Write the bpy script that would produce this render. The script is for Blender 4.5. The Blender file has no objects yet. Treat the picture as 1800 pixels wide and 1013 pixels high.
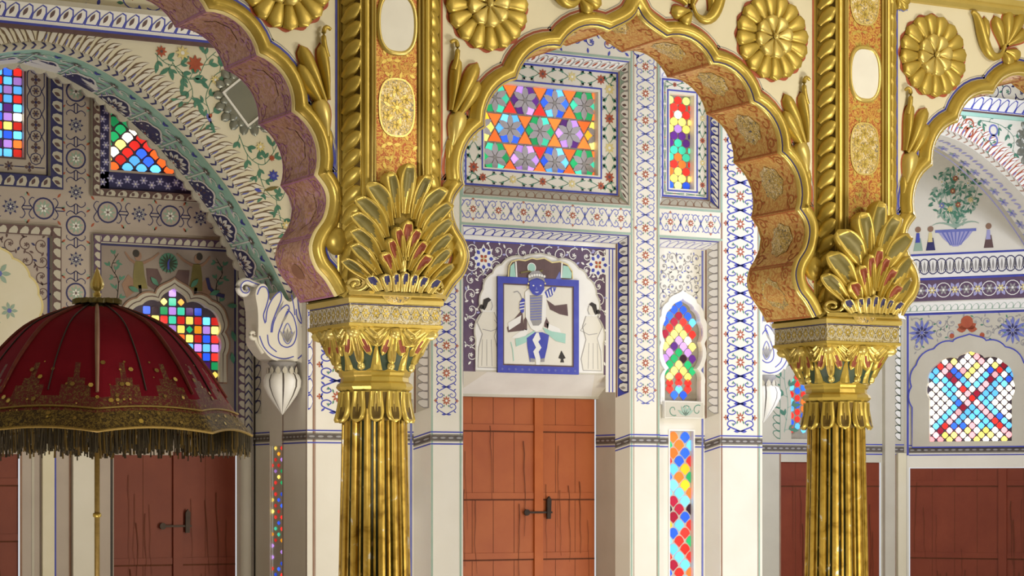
import bpy, bmesh, math, random
from math import sin, cos, tan, pi, radians, sqrt, atan, atan2
from mathutils import Vector
from mathutils.geometry import tessellate_polygon
random.seed(7)
SC = bpy.context.scene
COL = SC.collection

# ------------------------------------------------------------------ camera, sky, lamps, exposure
FOC, YAW, HOR = 4000.0, 28.4, 860.0          # focal length (px of an 1800 px frame), yaw to the right, horizon row
EYE = 1.6
cam_d = bpy.data.cameras.new('camera'); cam = bpy.data.objects.new('camera', cam_d); COL.objects.link(cam)
cam.location = (0, 0, EYE); cam.rotation_euler = (radians(90), 0, radians(-YAW))
cam_d.sensor_width = 36.0; cam_d.lens = 36.0 * FOC / 1800.0
cam_d.shift_y = (HOR - 506.5) / 1800.0
cam_d.clip_end = 200
SC.camera = cam
SC.view_settings.view_transform = 'Standard'; SC.view_settings.look = 'None'
SC.view_settings.exposure = -0.12; SC.view_settings.gamma = 1.0
SC.view_settings.use_curve_mapping = False
wd = bpy.data.worlds.new('world'); SC.world = wd; wd.use_nodes = True
bg = wd.node_tree.nodes['Background']; bg.inputs[0].default_value = (0.93, 0.96, 1.0, 1); bg.inputs[1].default_value = 0.80

def lamp(name, kind, loc, target, power, color, size=1.0, size_y=None, spot=None, blend=0.6):
    d = bpy.data.lights.new(name, kind); d.energy = power; d.color = color
    if kind == 'AREA':
        d.shape = 'RECTANGLE'; d.size = size; d.size_y = size_y or size
    elif kind == 'SPOT':
        d.shadow_soft_size = size; d.spot_size = radians(spot); d.spot_blend = blend
    else:
        d.shadow_soft_size = size
    o = bpy.data.objects.new(name, d); COL.objects.link(o); o.location = loc
    v = Vector(target) - Vector(loc); o.rotation_euler = v.to_track_quat('-Z', 'Y').to_euler()
    return o
# hall lamps in front of the arcade (warm), daylight falling into the aisle behind it from the right (cool); added fills for the soffits
lamp('hall_uplight', 'AREA', (7.2, 5.6, 0.25), (5.9, 9.0, 3.2), 200, (1.0, 0.92, 0.72), 1.6, 1.0)
lamp('hall_lamp', 'AREA', (8.6, 2.6, 4.3), (5.8, 9.0, 2.8), 150, (1.0, 0.90, 0.72), 2.0, 1.0)
lamp('aisle_uplight', 'AREA', (8.2, 10.0, 0.2), (7.3, 12.0, 3.2), 34, (0.90, 0.93, 1.0), 1.4, 0.8)
lamp('hall_spot', 'SPOT', (2.10, 6.0, 2.35), (7.1, 12.2, 2.3), 280, (1.0, 0.95, 0.87), 0.06, None, 30, 0.5)
lamp('left_arch_fill', 'AREA', (2.9, 9.2, 0.2), (3.6, 9.2, 3.3), 34, (1.0, 0.88, 0.86), 0.5, 0.4)  # added fill, no real lamp: brightens the left arch soffit
lamp('left_recess_fill', 'SPOT', (3.3, 11.3, 0.6), (4.55, 12.3, 3.55), 34, (1.0, 0.95, 0.86), 0.2, None, 44, 0.9)  # added fill hidden behind the parasol, lifts the recess vault lining
lamp('bay_fill', 'AREA', (4.95, 9.2, 0.2), (6.3, 9.2, 3.3), 46, (1.0, 0.93, 0.80), 0.6, 0.4)  # added fill under the middle arch, brightens its soffit only
lamp('right_bay_daylight', 'AREA', (10.2, 10.3, 3.5), (7.4, 12.0, 2.7), 80, (0.72, 0.80, 1.0), 0.9, 1.2)
lamp('right_bay_lamp', 'POINT', (9.6, 11.3, 3.0), (7, 12, 2), 14, (0.95, 0.95, 1.0), 0.25)

# ------------------------------------------------------------------ small helpers
def XX(px, Y):                    # hall X of picture column px on the upright plane at depth Y
    return Y * tan(radians(YAW) + atan((px - 900) / FOC))
def ZZ(px, py, Y):                # height of picture point px,py on that plane
    x = (px - 900) / FOC
    t = Y / (cos(radians(YAW)) - x * sin(radians(YAW)))
    return EYE + t * (HOR - py) / FOC
def UV(px, py, Y): return (XX(px, Y), ZZ(px, py, Y))
def lin(c):
    return c / 12.92 if c <= 0.04045 else ((c + 0.055) / 1.055) ** 2.4
def srgb(h):
    return tuple(lin(int(h[i:i + 2], 16) / 255) for i in (0, 2, 4)) + (1,)

MATS = {}
def mat(name, hexc, rough=0.6, metal=0.0, hex2=None, scale=8.0, mix=0.5, bump=0.0, bscale=60.0, spec=0.4):
    """painted / gilded surface: base colour broken up by noise, optional bump"""
    m = bpy.data.materials.new(name); m.use_nodes = True
    nt = m.node_tree; b = nt.nodes['Principled BSDF']
    b.inputs['Roughness'].default_value = rough; b.inputs['Metallic'].default_value = metal
    b.inputs['Specular IOR Level'].default_value = spec
    tc = nt.nodes.new('ShaderNodeTexCoord')
    if hex2:
        n = nt.nodes.new('ShaderNodeTexNoise'); n.inputs['Scale'].default_value = scale; n.inputs['Detail'].default_value = 6
        r = nt.nodes.new('ShaderNodeValToRGB')
        r.color_ramp.elements[0].position = 0.5 - mix * 0.35; r.color_ramp.elements[0].color = srgb(hexc)
        r.color_ramp.elements[1].position = 0.5 + mix * 0.45; r.color_ramp.elements[1].color = srgb(hex2)
        nt.links.new(tc.outputs['Object'], n.inputs['Vector']); nt.links.new(n.outputs[0], r.inputs[0])
        nt.links.new(r.outputs[0], b.inputs['Base Color'])
    else:
        b.inputs['Base Color'].default_value = srgb(hexc)
    if bump:
        n2 = nt.nodes.new('ShaderNodeTexNoise'); n2.inputs['Scale'].default_value = bscale; n2.inputs['Detail'].default_value = 4
        bp = nt.nodes.new('ShaderNodeBump'); bp.inputs['Strength'].default_value = bump; bp.inputs['Distance'].default_value = 0.004
        nt.links.new(tc.outputs['Object'], n2.inputs['Vector']); nt.links.new(n2.outputs[0], bp.inputs['Height'])
        nt.links.new(bp.outputs[0], b.inputs['Normal'])
    MATS[name] = m; return m
def glow(name, hexc, strength):
    m = bpy.data.materials.new(name); m.use_nodes = True
    b = m.node_tree.nodes['Principled BSDF']
    b.inputs['Base Color'].default_value = srgb(hexc); b.inputs['Roughness'].default_value = 0.12
    b.inputs['Emission Color'].default_value = srgb(hexc); b.inputs['Emission Strength'].default_value = strength
    MATS[name] = m
def chips(name, cols, scale, thr, rough=0.5, metal=0.0, warp=0.0):
    """filigree ground: several colours picked by voronoi/noise cells (worn gilding, mirror chips)"""
    m = bpy.data.materials.new(name); m.use_nodes = True
    nt = m.node_tree; b = nt.nodes['Principled BSDF']
    b.inputs['Roughness'].default_value = rough; b.inputs['Metallic'].default_value = metal
    tc = nt.nodes.new('ShaderNodeTexCoord'); n = nt.nodes.new('ShaderNodeTexNoise')
    n.inputs['Scale'].default_value = scale; n.inputs['Detail'].default_value = 3; n.inputs['Distortion'].default_value = warp
    r = nt.nodes.new('ShaderNodeValToRGB'); r.color_ramp.interpolation = 'LINEAR'
    el = r.color_ramp.elements
    while len(el) < len(cols): el.new(0.5)
    for e, p, c in zip(el, thr, cols): e.position = p; e.color = srgb(c)
    nt.links.new(tc.outputs['Object'], n.inputs['Vector']); nt.links.new(n.outputs[0], r.inputs[0])
    nt.links.new(r.outputs[0], b.inputs['Base Color'])
    MATS[name] = m

mat('lime_plaster', 'd9d4c6', 0.55, 0, 'e6e2d8', 3, 0.8, 0.15, 40)
mat('cream_plaster', 'd8d0b4', 0.5, 0, 'e4decb', 4, 0.8, 0.12, 40)
mat('spandrel_white', 'd8d0b6', 0.5, 0, 'e3dcc6', 3, 0.8, 0.1, 40)
mat('grey_plaster', 'b9b3a4', 0.6, 0, 'c9c4b6', 4, 0.8, 0.15, 40)
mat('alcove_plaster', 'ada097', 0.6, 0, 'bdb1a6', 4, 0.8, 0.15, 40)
mat('figure_ground', '877b76', 0.65, 0, 'a09388', 5, 0.9, 0.1)
mat('blue_paint', '3a40a6', 0.6, 0, '4f57b4', 12, 0.7)
mat('soft_blue_paint', '5e66b4', 0.6, 0, '7d84c2', 10, 0.7)
mat('navy_paint', '2b2a58', 0.6, 0, '39386c', 12, 0.7)
mat('violet_paint', '55405e', 0.6, 0, '6a5468', 12, 0.7)
mat('maroon_paint', '5a4444', 0.6, 0, '6c5452', 14, 0.7)
mat('red_paint', 'a04a34', 0.6, 0, 'b4603f', 14, 0.7)
mat('teal_paint', '98c6b8', 0.6, 0, 'aed6c8', 8, 0.7)
mat('green_paint', '3f7562', 0.6, 0, '5b8f78', 14, 0.7)
mat('dark_green_paint', '2a3a2c', 0.55, 0, '3a4a36', 14, 0.7)
mat('olive_paint', '6b6338', 0.5, 0.2, '807542', 14, 0.7)
mat('brown_line', '8a6a58', 0.6, 0, '9c7d68', 14, 0.7)
mat('green_line', '8fa898', 0.6, 0, '9fb5a5', 14, 0.7)
mat('dark_band', '4a4240', 0.6, 0, '6a625c', 30, 0.7)
mat('grey_paint', '8f8c8c', 0.6, 0, 'a3a0a0', 14, 0.7)
mat('white_paint', 'e4e2de', 0.5, 0, 'efeeea', 8, 0.7)
mat('yellow_paint', 'd8c684', 0.6, 0, 'e2d49c', 8, 0.7)
mat('black_paint', '2c2622', 0.6, 0, '3a332e', 8, 0.7)
mat('pale_violet_paint', '9896c8', 0.6, 0, 'b0aed6', 8, 0.7)
mat('gold', 'ad933e', 0.36, 0.48, 'cab25c', 7, 0.9, 0.25, 30)
mat('gold_light', 'c4ab56', 0.32, 0.48, 'dac67c', 7, 0.9, 0.2, 30)
mat('gold_dark', '86702e', 0.46, 0.42, 'a48a40', 9, 0.9, 0.2, 30)
mat('gold_groove', '4d3c14', 0.6, 0.3, '6b5520', 9, 0.9)
mat('gilt_ochre', 'b98a3c', 0.5, 0.35, 'cda455', 6, 0.9, 0.2, 30)
mat('gilt_rose', '8c6250', 0.5, 0.3, 'a07c5c', 6, 0.9, 0.2, 30)
mat('rust_paint', 'a05a2c', 0.55, 0.1, 'b8703a', 20, 0.8)
mat('rose_paint', '94607c', 0.55, 0.1, 'a8748e', 16, 0.8)
mat('orange_wood', '9a4a22', 0.5, 0, 'b0602e', 5, 0.9, 0.3, 25)
mat('shaded_orange_wood', '6c2812', 0.55, 0, '80381e', 5, 0.9, 0.3, 25)  # red-brown door wood, darkened to stand in for dim light
mat('crack_paint', '55280f', 0.8, 0, '66351a', 20, 0.8)
mat('seam_wood', 'a4501c', 0.45, 0, 'b45f26', 9, 0.8)
mat('iron', '2b2320', 0.5, 0.6, '42352c', 20, 0.8)
mat('tracery', '8d8577', 0.7, 0, 'a29a8c', 20, 0.8)
mat('tracery_dark', '4b4150', 0.7, 0, '5c5260', 20, 0.8)
mat('mirror_glass', '8d9088', 0.18, 0.6, '9fa298', 5, 0.9)
mat('mirror_petal', '84877f', 0.3, 0.5, '989b93', 12, 0.9)
mat('red_velvet', '640c1e', 0.85, 0, '801828', 5, 0.9, 0.3, 80, 0.1)
mat('floor_stone', '8d8474', 0.4, 0, 'a39a88', 2, 0.8)
mat('star_grey', 'b0acb6', 0.5, 0, 'c2bec6', 18, 0.8)
chips('silver_filigree', ['5a5246', '9a8a5a', 'b9a566', 'cfc9ba', '6d6048'], 70, (0.30, 0.42, 0.52, 0.60, 0.70), 0.4, 0.45, 1.5)
chips('inlay_mirror', ['4c5474', '8c8468', 'c4a654', 'ceb262', 'ece9e0', 'c8ac5c'], 60, (0.30, 0.40, 0.46, 0.56, 0.64, 0.70), 0.4, 0.25, 2.0)
chips('gilt_scroll', ['a4542a', 'ab6230', 'c09642', 'c9a24c'], 42, (0.40, 0.47, 0.52, 0.62), 0.45, 0.4, 3.0)
chips('soffit_gilt', ['c48448', 'cc9852', 'd6b066', 'dcbc74'], 26, (0.36, 0.46, 0.54, 0.66), 0.45, 0.35, 3.0)
chips('soffit_rose', ['96685c', 'a87e62', 'b68e6c', 'b084a0'], 22, (0.36, 0.46, 0.54, 0.66), 0.5, 0.25, 3.0)
chips('worn_gilt', ['8a6a1e', 'b4923a', 'c4a34a', 'cfc6b2', 'd8d2c4'], 16, (0.30, 0.46, 0.655, 0.69, 0.75), 0.4, 0.6, 0.6)
chips('worn_green', ['26301e', '34402a', '3d462c', 'a89c84'], 18, (0.3, 0.5, 0.64, 0.72), 0.5, 0.1, 0.6)
chips('brocade', ['2e2412', '443414', '5e4c1e', '8a7636', '3e2816'], 75, (0.34, 0.44, 0.52, 0.60, 0.68), 0.55, 0.4, 1.0)
chips('velvet_spangle', ['5e0e1e', '681a20', '54341a', '86703a', '5a1018'], 85, (0.34, 0.46, 0.54, 0.61, 0.66), 0.6, 0.25, 1.0)
mat('seam_cloth', '5e2420', 0.8, 0, '7a3a2a', 30, 0.9)
mat('heart_red', '7e3a26', 0.5, 0.1, '96503a', 14, 0.8)
mat('fringe_thread', '2a2416', 0.8, 0.1, '40361f', 60, 0.9)
mat('feather_line', '6c5846', 0.6, 0, '7e6852', 14, 0.7)
mat('braid_gold', '7d6630', 0.5, 0.45, '9a8244', 60, 0.9)
GL = {'R': ('e0302a', 1.0), 'O': ('ff6a2c', 1.15), 'A': ('f5a224', 1.2), 'Y': ('ffe26a', 1.5), 'W': ('fff3d8', 2.2), 'G': ('1f9a5c', 0.8),
      'T': ('3fc9a4', 1.0), 'B': ('2c5ae8', 1.15), 'L': ('5cb4ff', 1.4), 'V': ('b184e0', 1.0), 'P': ('5a2a80', 0.5), 'D': ('3c1f30', 0.1),
      'M': ('9c2038', 0.6), 'E': ('c6dd80', 1.0), 'K': ('ff9aa0', 1.6)}
for k, (h, s) in GL.items():
    glow('glass_' + k, h, s); glow('glass_' + k + '_dim', h, s * 0.6); glow('glass_' + k + '_bright', h, s * 1.6)
def gm(k):
    return 'glass_' + k + random.choice(['', '', '_dim', '_bright'])

class MB:
    """collects faces in several materials and links them as ONE mesh object"""
    def __init__(s): s.v = []; s.f = []; s.m = []; s.sm = []; s.names = []
    def mi(s, name):
        if name not in s.names: s.names.append(name)
        return s.names.index(name)
    def add(s, vs, fs, m, smooth=False):
        o = len(s.v); s.v.extend([tuple(p) for p in vs]); k = s.mi(m)
        for f in fs:
            s.f.append([o + i for i in f]); s.m.append(k); s.sm.append(smooth)
    def quad(s, a, b, c, d, m): s.add([a, b, c, d], [(0, 1, 2, 3)], m)
    def grid(s, rows, m, smooth=True, closed=False, mfun=None):
        n = len(rows[0]); o = len(s.v)
        for r in rows: s.v.extend([tuple(p) for p in r])
        nc = n if closed else n - 1
        for i in range(len(rows) - 1):
            for j in range(nc):
                j2 = (j + 1) % n
                s.f.append([o + i * n + j, o + i * n + j2, o + (i + 1) * n + j2, o + (i + 1) * n + j])
                s.m.append(s.mi(mfun(i, j) if mfun else m)); s.sm.append(smooth)
    def box(s, x0, x1, y0, y1, z0, z1, m):
        v = [(x0, y0, z0), (x1, y0, z0), (x1, y1, z0), (x0, y1, z0), (x0, y0, z1), (x1, y0, z1), (x1, y1, z1), (x0, y1, z1)]
        s.add(v, [(0, 1, 5, 4), (1, 2, 6, 5), (2, 3, 7, 6), (3, 0, 4, 7), (4, 5, 6, 7), (3, 2, 1, 0)], m)
    def lathe(s, prof, n, m, c=(0, 0), smooth=True, mfun=None, ph=0.0):
        s.grid([[(c[0] + r * cos(ph + 2 * pi * j / n), c[1] + r * sin(ph + 2 * pi * j / n), z) for j in range(n)] for r, z in prof], m, smooth, True, mfun)
    def tube(s, pts, r, m, n=8, smooth=True):
        rows = []
        for i, p in enumerate(pts):
            p = Vector(p); a = Vector(pts[max(i - 1, 0)]); b = Vector(pts[min(i + 1, len(pts) - 1)])
            t = (b - a).normalized(); u = t.cross(Vector((0, 0, 1)))
            if u.length < 1e-3: u = t.cross(Vector((1, 0, 0)))
            u.normalize(); w = t.cross(u); rr = r[i] if isinstance(r, (list, tuple)) else r
            rows.append([p + u * rr * cos(2 * pi * k / n) + w * rr * sin(2 * pi * k / n) for k in range(n)])
        s.grid(rows, m, smooth, True)
        s.add(rows[0], [tuple(range(n))], m); s.add(rows[-1], [tuple(range(n))], m)
    # ---- painted shapes; S maps (u, v, distance off the surface) to a point
    def poly(s, S, pts, m, d=0.001, holes=()):
        loops = [list(pts)] + [list(h) for h in holes]
        tri = tessellate_polygon([[Vector((p[0], p[1], 0)) for p in l] for l in loops])
        flat = [p for l in loops for p in l]
        fs = []
        for t in tri:
            a, b, c = (flat[i] for i in t)
            ar = (b[0] - a[0]) * (c[1] - a[1]) - (b[1] - a[1]) * (c[0] - a[0])
            fs.append(tuple(t) if ar > 0 else (t[0], t[2], t[1]))
        s.add([S(p[0], p[1], d) for p in flat], fs, m)
    def slab(s, S, pts, m, d0, d1, holes=(), side=None):
        """solid outline from d0 (back) to d1 (front)"""
        s.poly(S, pts, m, d1, holes)
        for l in [list(pts)] + [list(h) for h in holes]:
            n = len(l)
            for i in range(n):
                a, b = l[i], l[(i + 1) % n]
                s.add([S(a[0], a[1], d0), S(b[0], b[1], d0), S(b[0], b[1], d1), S(a[0], a[1], d1)], [(0, 1, 2, 3)], side or m)
    def rect(s, S, u0, v0, u1, v1, m, d=0.001): s.add([S(u0, v0, d), S(u1, v0, d), S(u1, v1, d), S(u0, v1, d)], [(0, 1, 2, 3)], m)
    def frame(s, S, u0, v0, u1, v1, w, m, d=0.001):
        s.rect(S, u0, v0, u1, v0 + w, m, d); s.rect(S, u0, v1 - w, u1, v1, m, d)
        s.rect(S, u0, v0 + w, u0 + w, v1 - w, m, d); s.rect(S, u1 - w, v0 + w, u1, v1 - w, m, d)
    def ell(s, S, c, ru, rv, m, d=0.001, n=14, a=0.0):
        pts = []
        for i in range(n):
            x, y = ru * cos(2 * pi * i / n), rv * sin(2 * pi * i / n)
            pts.append((c[0] + x * cos(a) - y * sin(a), c[1] + x * sin(a) + y * cos(a)))
        s.add([S(p[0], p[1], d) for p in pts], [tuple(range(n))], m)
    def disc(s, S, c, r, m, d=0.001, n=12): s.ell(S, c, r, r, m, d, n)
    def ring(s, S, c, r, w, m, d=0.001, n=20): s.ribbon(S, [(c[0] + r * cos(2 * pi * i / n), c[1] + r * sin(2 * pi * i / n)) for i in range(n + 1)], w, m, d)
    def ribbon(s, S, pts, w, m, d=0.001, taper=0.0, closed=False):
        n = len(pts)
        if closed: pts = list(pts) + [pts[0]]; n += 1
        L = []; R = []
        for i in range(n):
            a = pts[max(i - 1, 0)]; b = pts[min(i + 1, n - 1)]
            if closed and i in (0, n - 1): a, b = pts[-2], pts[1]
            dx, dy = b[0] - a[0], b[1] - a[1]; l = sqrt(dx * dx + dy * dy) or 1
            ww = w * 0.5 * (1 - taper * i / max(n - 1, 1))
            L.append(S(pts[i][0] - dy / l * ww, pts[i][1] + dx / l * ww, d)); R.append(S(pts[i][0] + dy / l * ww, pts[i][1] - dx / l * ww, d))
        s.grid([R, L], m, False)
    def leaf(s, S, c, a, l, w, m, d=0.001):
        pr = [(0, 0), (0.25, 0.7), (0.5, 1), (0.75, 0.7), (1, 0), (0.75, -0.7), (0.5, -1), (0.25, -0.7)]
        s.add([S(c[0] + x * l * cos(a) - y * w * 0.5 * sin(a), c[1] + x * l * sin(a) + y * w * 0.5 * cos(a), d) for x, y in pr][::-1], [tuple(range(8))], m)
    def flower(s, S, c, r, n, m, m2=None, d=0.001, ph=0.0):
        for k in range(n):
            a = ph + 2 * pi * k / n; s.leaf(S, (c[0] + r * 0.15 * cos(a), c[1] + r * 0.15 * sin(a)), a, r * 0.85, r * 2.2 / n * 1.25, m, d)
        s.disc(S, c, r * 0.27, m2 or m, d + 0.0006, 8)
    def build(s, name, parent=None, merge=False):
        me = bpy.data.meshes.new(name); me.from_pydata(s.v, [], s.f)
        for n in s.names: me.materials.append(MATS[n])
        me.polygons.foreach_set('material_index', s.m); me.polygons.foreach_set('use_smooth', s.sm)
        if merge:
            bm = bmesh.new(); bm.from_mesh(me); bmesh.ops.remove_doubles(bm, verts=bm.verts, dist=1e-5); bmesh.ops.recalc_face_normals(bm, faces=bm.faces); bm.to_mesh(me); bm.free()
        me.update()
        o = bpy.data.objects.new(name, me); COL.objects.link(o)
        if parent: o.parent = parent
        return o
def tag(o, label, cat, group=None):
    o['label'] = label; o['category'] = cat
    if group: o['group'] = group
    return o
def thing(name, loc, label, cat, group=None, rz=0.0):
    o = bpy.data.objects.new(name, None); COL.objects.link(o); o.location = loc; o.rotation_euler = (0, 0, rz); o.empty_display_size = 0.1
    return tag(o, label, cat, group)
def struct(o):
    o['kind'] = 'structure'; return o
def sroot(name, loc=(0, 0, 0)):
    o = bpy.data.objects.new(name, None); COL.objects.link(o); o.location = loc; return struct(o)
def dup(root, loc, label, mirror=False):
    r = root.copy(); COL.objects.link(r); r.location = loc; r['label'] = label
    if mirror: r.scale = (-1, 1, 1)
    for ch in list(root.children):
        c = ch.copy(); COL.objects.link(c); c.parent = r
        for g in ch.children:
            q = g.copy(); COL.objects.link(q); q.parent = c
    return r
def plane(O, U=(1, 0, 0), V=(0, 0, 1), N=(0, -1, 0)):
    O, U, V, N = Vector(O), Vector(U), Vector(V), Vector(N)
    return lambda u, v, d=0.0: O + U * u + V * v + N * d
def wallp(Y): return plane((0, Y, 0))
def quadmap(A, B, C, D):
    """A-B bottom edge, D-C top edge; u runs A->B over length, v runs A->D over width, both in metres"""
    A, B, C, D = map(Vector, (A, B, C, D)); L = (B - A).length; W = ((D - A).length + (C - B).length) / 2
    N = (B - A).cross(D - A).normalized()
    def S(u, v, d=0.0):
        s, t = u / L, v / W
        return A * (1 - s) * (1 - t) + B * s * (1 - t) + C * s * t + D * (1 - s) * t + N * d
    S.L, S.W = L, W
    return S
def sub(S, o, a, mirror=False):
    """surface S with its origin moved to o and turned by a"""
    ca, sa = cos(a), sin(a)
    def T(u, v, d=0.0):
        if mirror: v = -v
        return S(o[0] + u * ca - v * sa, o[1] + u * sa + v * ca, d)
    return T
def spiral(c, r0, r1, a0, a1, n=14):
    return [(c[0] + (r0 + (r1 - r0) * i / n) * cos(a0 + (a1 - a0) * i / n), c[1] + (r0 + (r1 - r0) * i / n) * sin(a0 + (a1 - a0) * i / n)) for i in range(n + 1)]
def bez(p0, p1, p2, p3, n=10):
    o = []
    for i in range(n + 1):
        t = i / n; q = 1 - t
        o.append(tuple(q ** 3 * a + 3 * q * q * t * b + 3 * q * t * t * c + t ** 3 * e for a, b, c, e in zip(p0, p1, p2, p3)))
    return o
def catmull(P, n=6):
    o = []
    for i in range(len(P) - 1):
        p0, p1, p2, p3 = P[max(i - 1, 0)], P[i], P[i + 1], P[min(i + 2, len(P) - 1)]
        for k in range(n):
            t = k / n
            o.append(tuple(0.5 * (2 * b + (c - a) * t + (2 * a - 5 * b + 4 * c - e) * t * t + (3 * b - a - 3 * c + e) * t ** 3) for a, b, c, e in zip(p0, p1, p2, p3)))
    o.append(tuple(P[-1])); return o
def arc2(p, q, h, n=8):
    """points from p to q bulging by h to the left of p->q"""
    mx, my = (p[0] + q[0]) / 2, (p[1] + q[1]) / 2; dx, dy = q[0] - p[0], q[1] - p[1]; l = sqrt(dx * dx + dy * dy)
    if abs(h) < 1e-6: return [p, q]
    r = (l * l / 4 + h * h) / (2 * h); nx, ny = -dy / l, dx / l
    cx, cy = mx + nx * (h - r), my + ny * (h - r); a0 = atan2(p[1] - cy, p[0] - cx); a1 = atan2(q[1] - cy, q[0] - cx)
    if h > 0:
        while a1 > a0: a1 -= 2 * pi
    else:
        while a1 < a0: a1 += 2 * pi
    return [(cx + abs(r) * cos(a0 + (a1 - a0) * i / n), cy + abs(r) * sin(a0 + (a1 - a0) * i / n)) for i in range(n + 1)]

# ------------------------------------------------------------------ painted ornament
def arabesque(mb, S, L, W, unit, ink='blue_paint', fl='red_paint', lf='green_paint', w=0.006, d=0.001, wide=False):
    """running border of paired scrolls and flowers; u along 0..L, v across 0..W"""
    n = max(1, round(L / unit)); U = L / n; c = W / 2
    for k in range(n):
        o = k * U
        mb.flower(S, (o + U * 0.5, c), W * (0.13 if wide else 0.17), 8, fl, 'white_paint', d + 0.001)
        for sg in (1, -1):
            for hf in (1, -1):
                def q(x, y): return (o + U * (0.5 + hf * x), c + sg * W * y)
                P = [q(0.5, 0.0), q(0.43, 0.14), q(0.30, 0.36), q(0.16, 0.36), q(0.11, 0.24), q(0.18, 0.14), q(0.26, 0.20), q(0.22, 0.25)]
                mb.ribbon(S, catmull(P, 4), w, ink, d, 0.35)
                mb.leaf(S, q(0.36, 0.29), atan2(sg * 0.8, hf * 0.6), W * 0.13, W * 0.05, ink, d)
                mb.leaf(S, q(0.12, 0.34), atan2(sg * 0.5, -hf * 0.8), W * 0.12, W * 0.05, ink, d)
                mb.leaf(S, q(0.24, 0.11), atan2(-sg * 0.4, -hf), W * 0.10, W * 0.045, lf, d)
                if wide:
                    mb.leaf(S, q(0.20, 0.20), atan2(sg * 0.2, hf), W * 0.08, W * 0.05, lf, d + 0.0005)
            if k % 2 == 0 or wide:
                mb.flower(S, (o + U * 0.5, c + sg * W * 0.43), W * 0.07, 4, fl, None, d)
            mb.leaf(S, (o, c + sg * 0.0), sg * pi / 2, W * 0.2, W * 0.07, ink, d)
        mb.ribbon(S, [(o + U * 0.34, c), (o + U * 0.66, c)], w * 0.8, ink, d - 0.0004)
def leafband(mb, S, L, W, step, ground, leaf, ink, d=0.001, slant=0.5, heart=None):
    """row of slanted acanthus leaves along u"""
    if ground: mb.rect(S, 0, 0, L, W, ground, d)
    n = max(1, round(L / step)); U = L / n
    for k in range(n):
        o = k * U; b = W * slant
        out = [(o + U * 0.02, W * 0.04), (o + U * 0.98, W * 0.04), (o + U * 0.99 + b * 0.3, W * 0.5), (o + U * 0.75 + b * 0.55, W * 0.86), (o + U * 0.42 + b * 0.6, W * 0.97), (o + U * 0.2 + b * 0.35, W * 0.72), (o + U * 0.05 + b * 0.1, W * 0.4)]
        out = [(min(max(x, 0), L), y) for x, y in out]
        mb.poly(S, out, ink, d + 0.0008)
        cx = sum(p[0] for p in out) / 7; cy = sum(p[1] for p in out) / 7
        mb.poly(S, [(cx + (x - cx) * 0.78, cy + (y - cy) * 0.84) for x, y in out], leaf, d + 0.0016)
        if heart: mb.leaf(S, (cx - U * 0.22, cy - W * 0.26), atan2(W * 0.6, U * 0.35), W * 0.55, U * 0.3, heart, d + 0.0024)
def filigree(mb, S, u0, v0, u1, v1, cell, ink, d=0.001, flw=None, lf=None, inside=None, w=0.005, rnd=None):
    """dense all-over scrollwork"""
    rnd = rnd or random.Random(3)
    nu = max(1, round((u1 - u0) / cell)); nv = max(1, round((v1 - v0) / cell)); cu = (u1 - u0) / nu; cv = (v1 - v0) / nv
    for i in range(nu):
        for j in range(nv):
            c = (u0 + (i + 0.5) * cu, v0 + (j + 0.5) * cv)
            if inside and not inside(*c): continue
            sg = 1 if (i + j) % 2 else -1; a = rnd.uniform(0, 6.28); r = min(cu, cv)
            mb.ribbon(S, spiral(c, r * 0.52, r * 0.13, a, a + sg * 5.6, 14), w, ink, d, 0.3)
            for t in range(3):
                b = a + sg * t * 1.7 + 0.3; mb.leaf(S, (c[0] + r * 0.44 * cos(b), c[1] + r * 0.44 * sin(b)), b + sg * 0.7, r * 0.32, r * 0.15, lf if (lf and t == 1) else ink, d)
            if flw: mb.flower(S, c, r * 0.16, 5, flw if (i * 3 + j) % 2 == 0 else ink, None, d + 0.0005)
def band(mb, S, u0, u1, z, d=0.0015):
    """the painted dado band: blue line, dark ornamented stripe, blue line"""
    mb.rect(S, u0, z + 0.030, u1, z + 0.038, 'blue_paint', d); mb.rect(S, u0, z - 0.040, u1, z - 0.032, 'blue_paint', d)
    mb.rect(S, u0, z - 0.016, u1, z + 0.016, 'dark_band', d); mb.rect(S, u0, z + 0.018, u1, z + 0.021, 'black_paint', d)
    mb.rect(S, u0, z - 0.021, u1, z - 0.018, 'black_paint', d)
    n = int(abs(u1 - u0) / 0.05); st = (u1 - u0) / max(n, 1)
    for k in range(n): mb.ell(S, (u0 + st * (k + 0.5), z), abs(st) * 0.34, 0.006, 'grey_paint', d + 0.0008, 8)
BANDZ = 1.902
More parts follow.
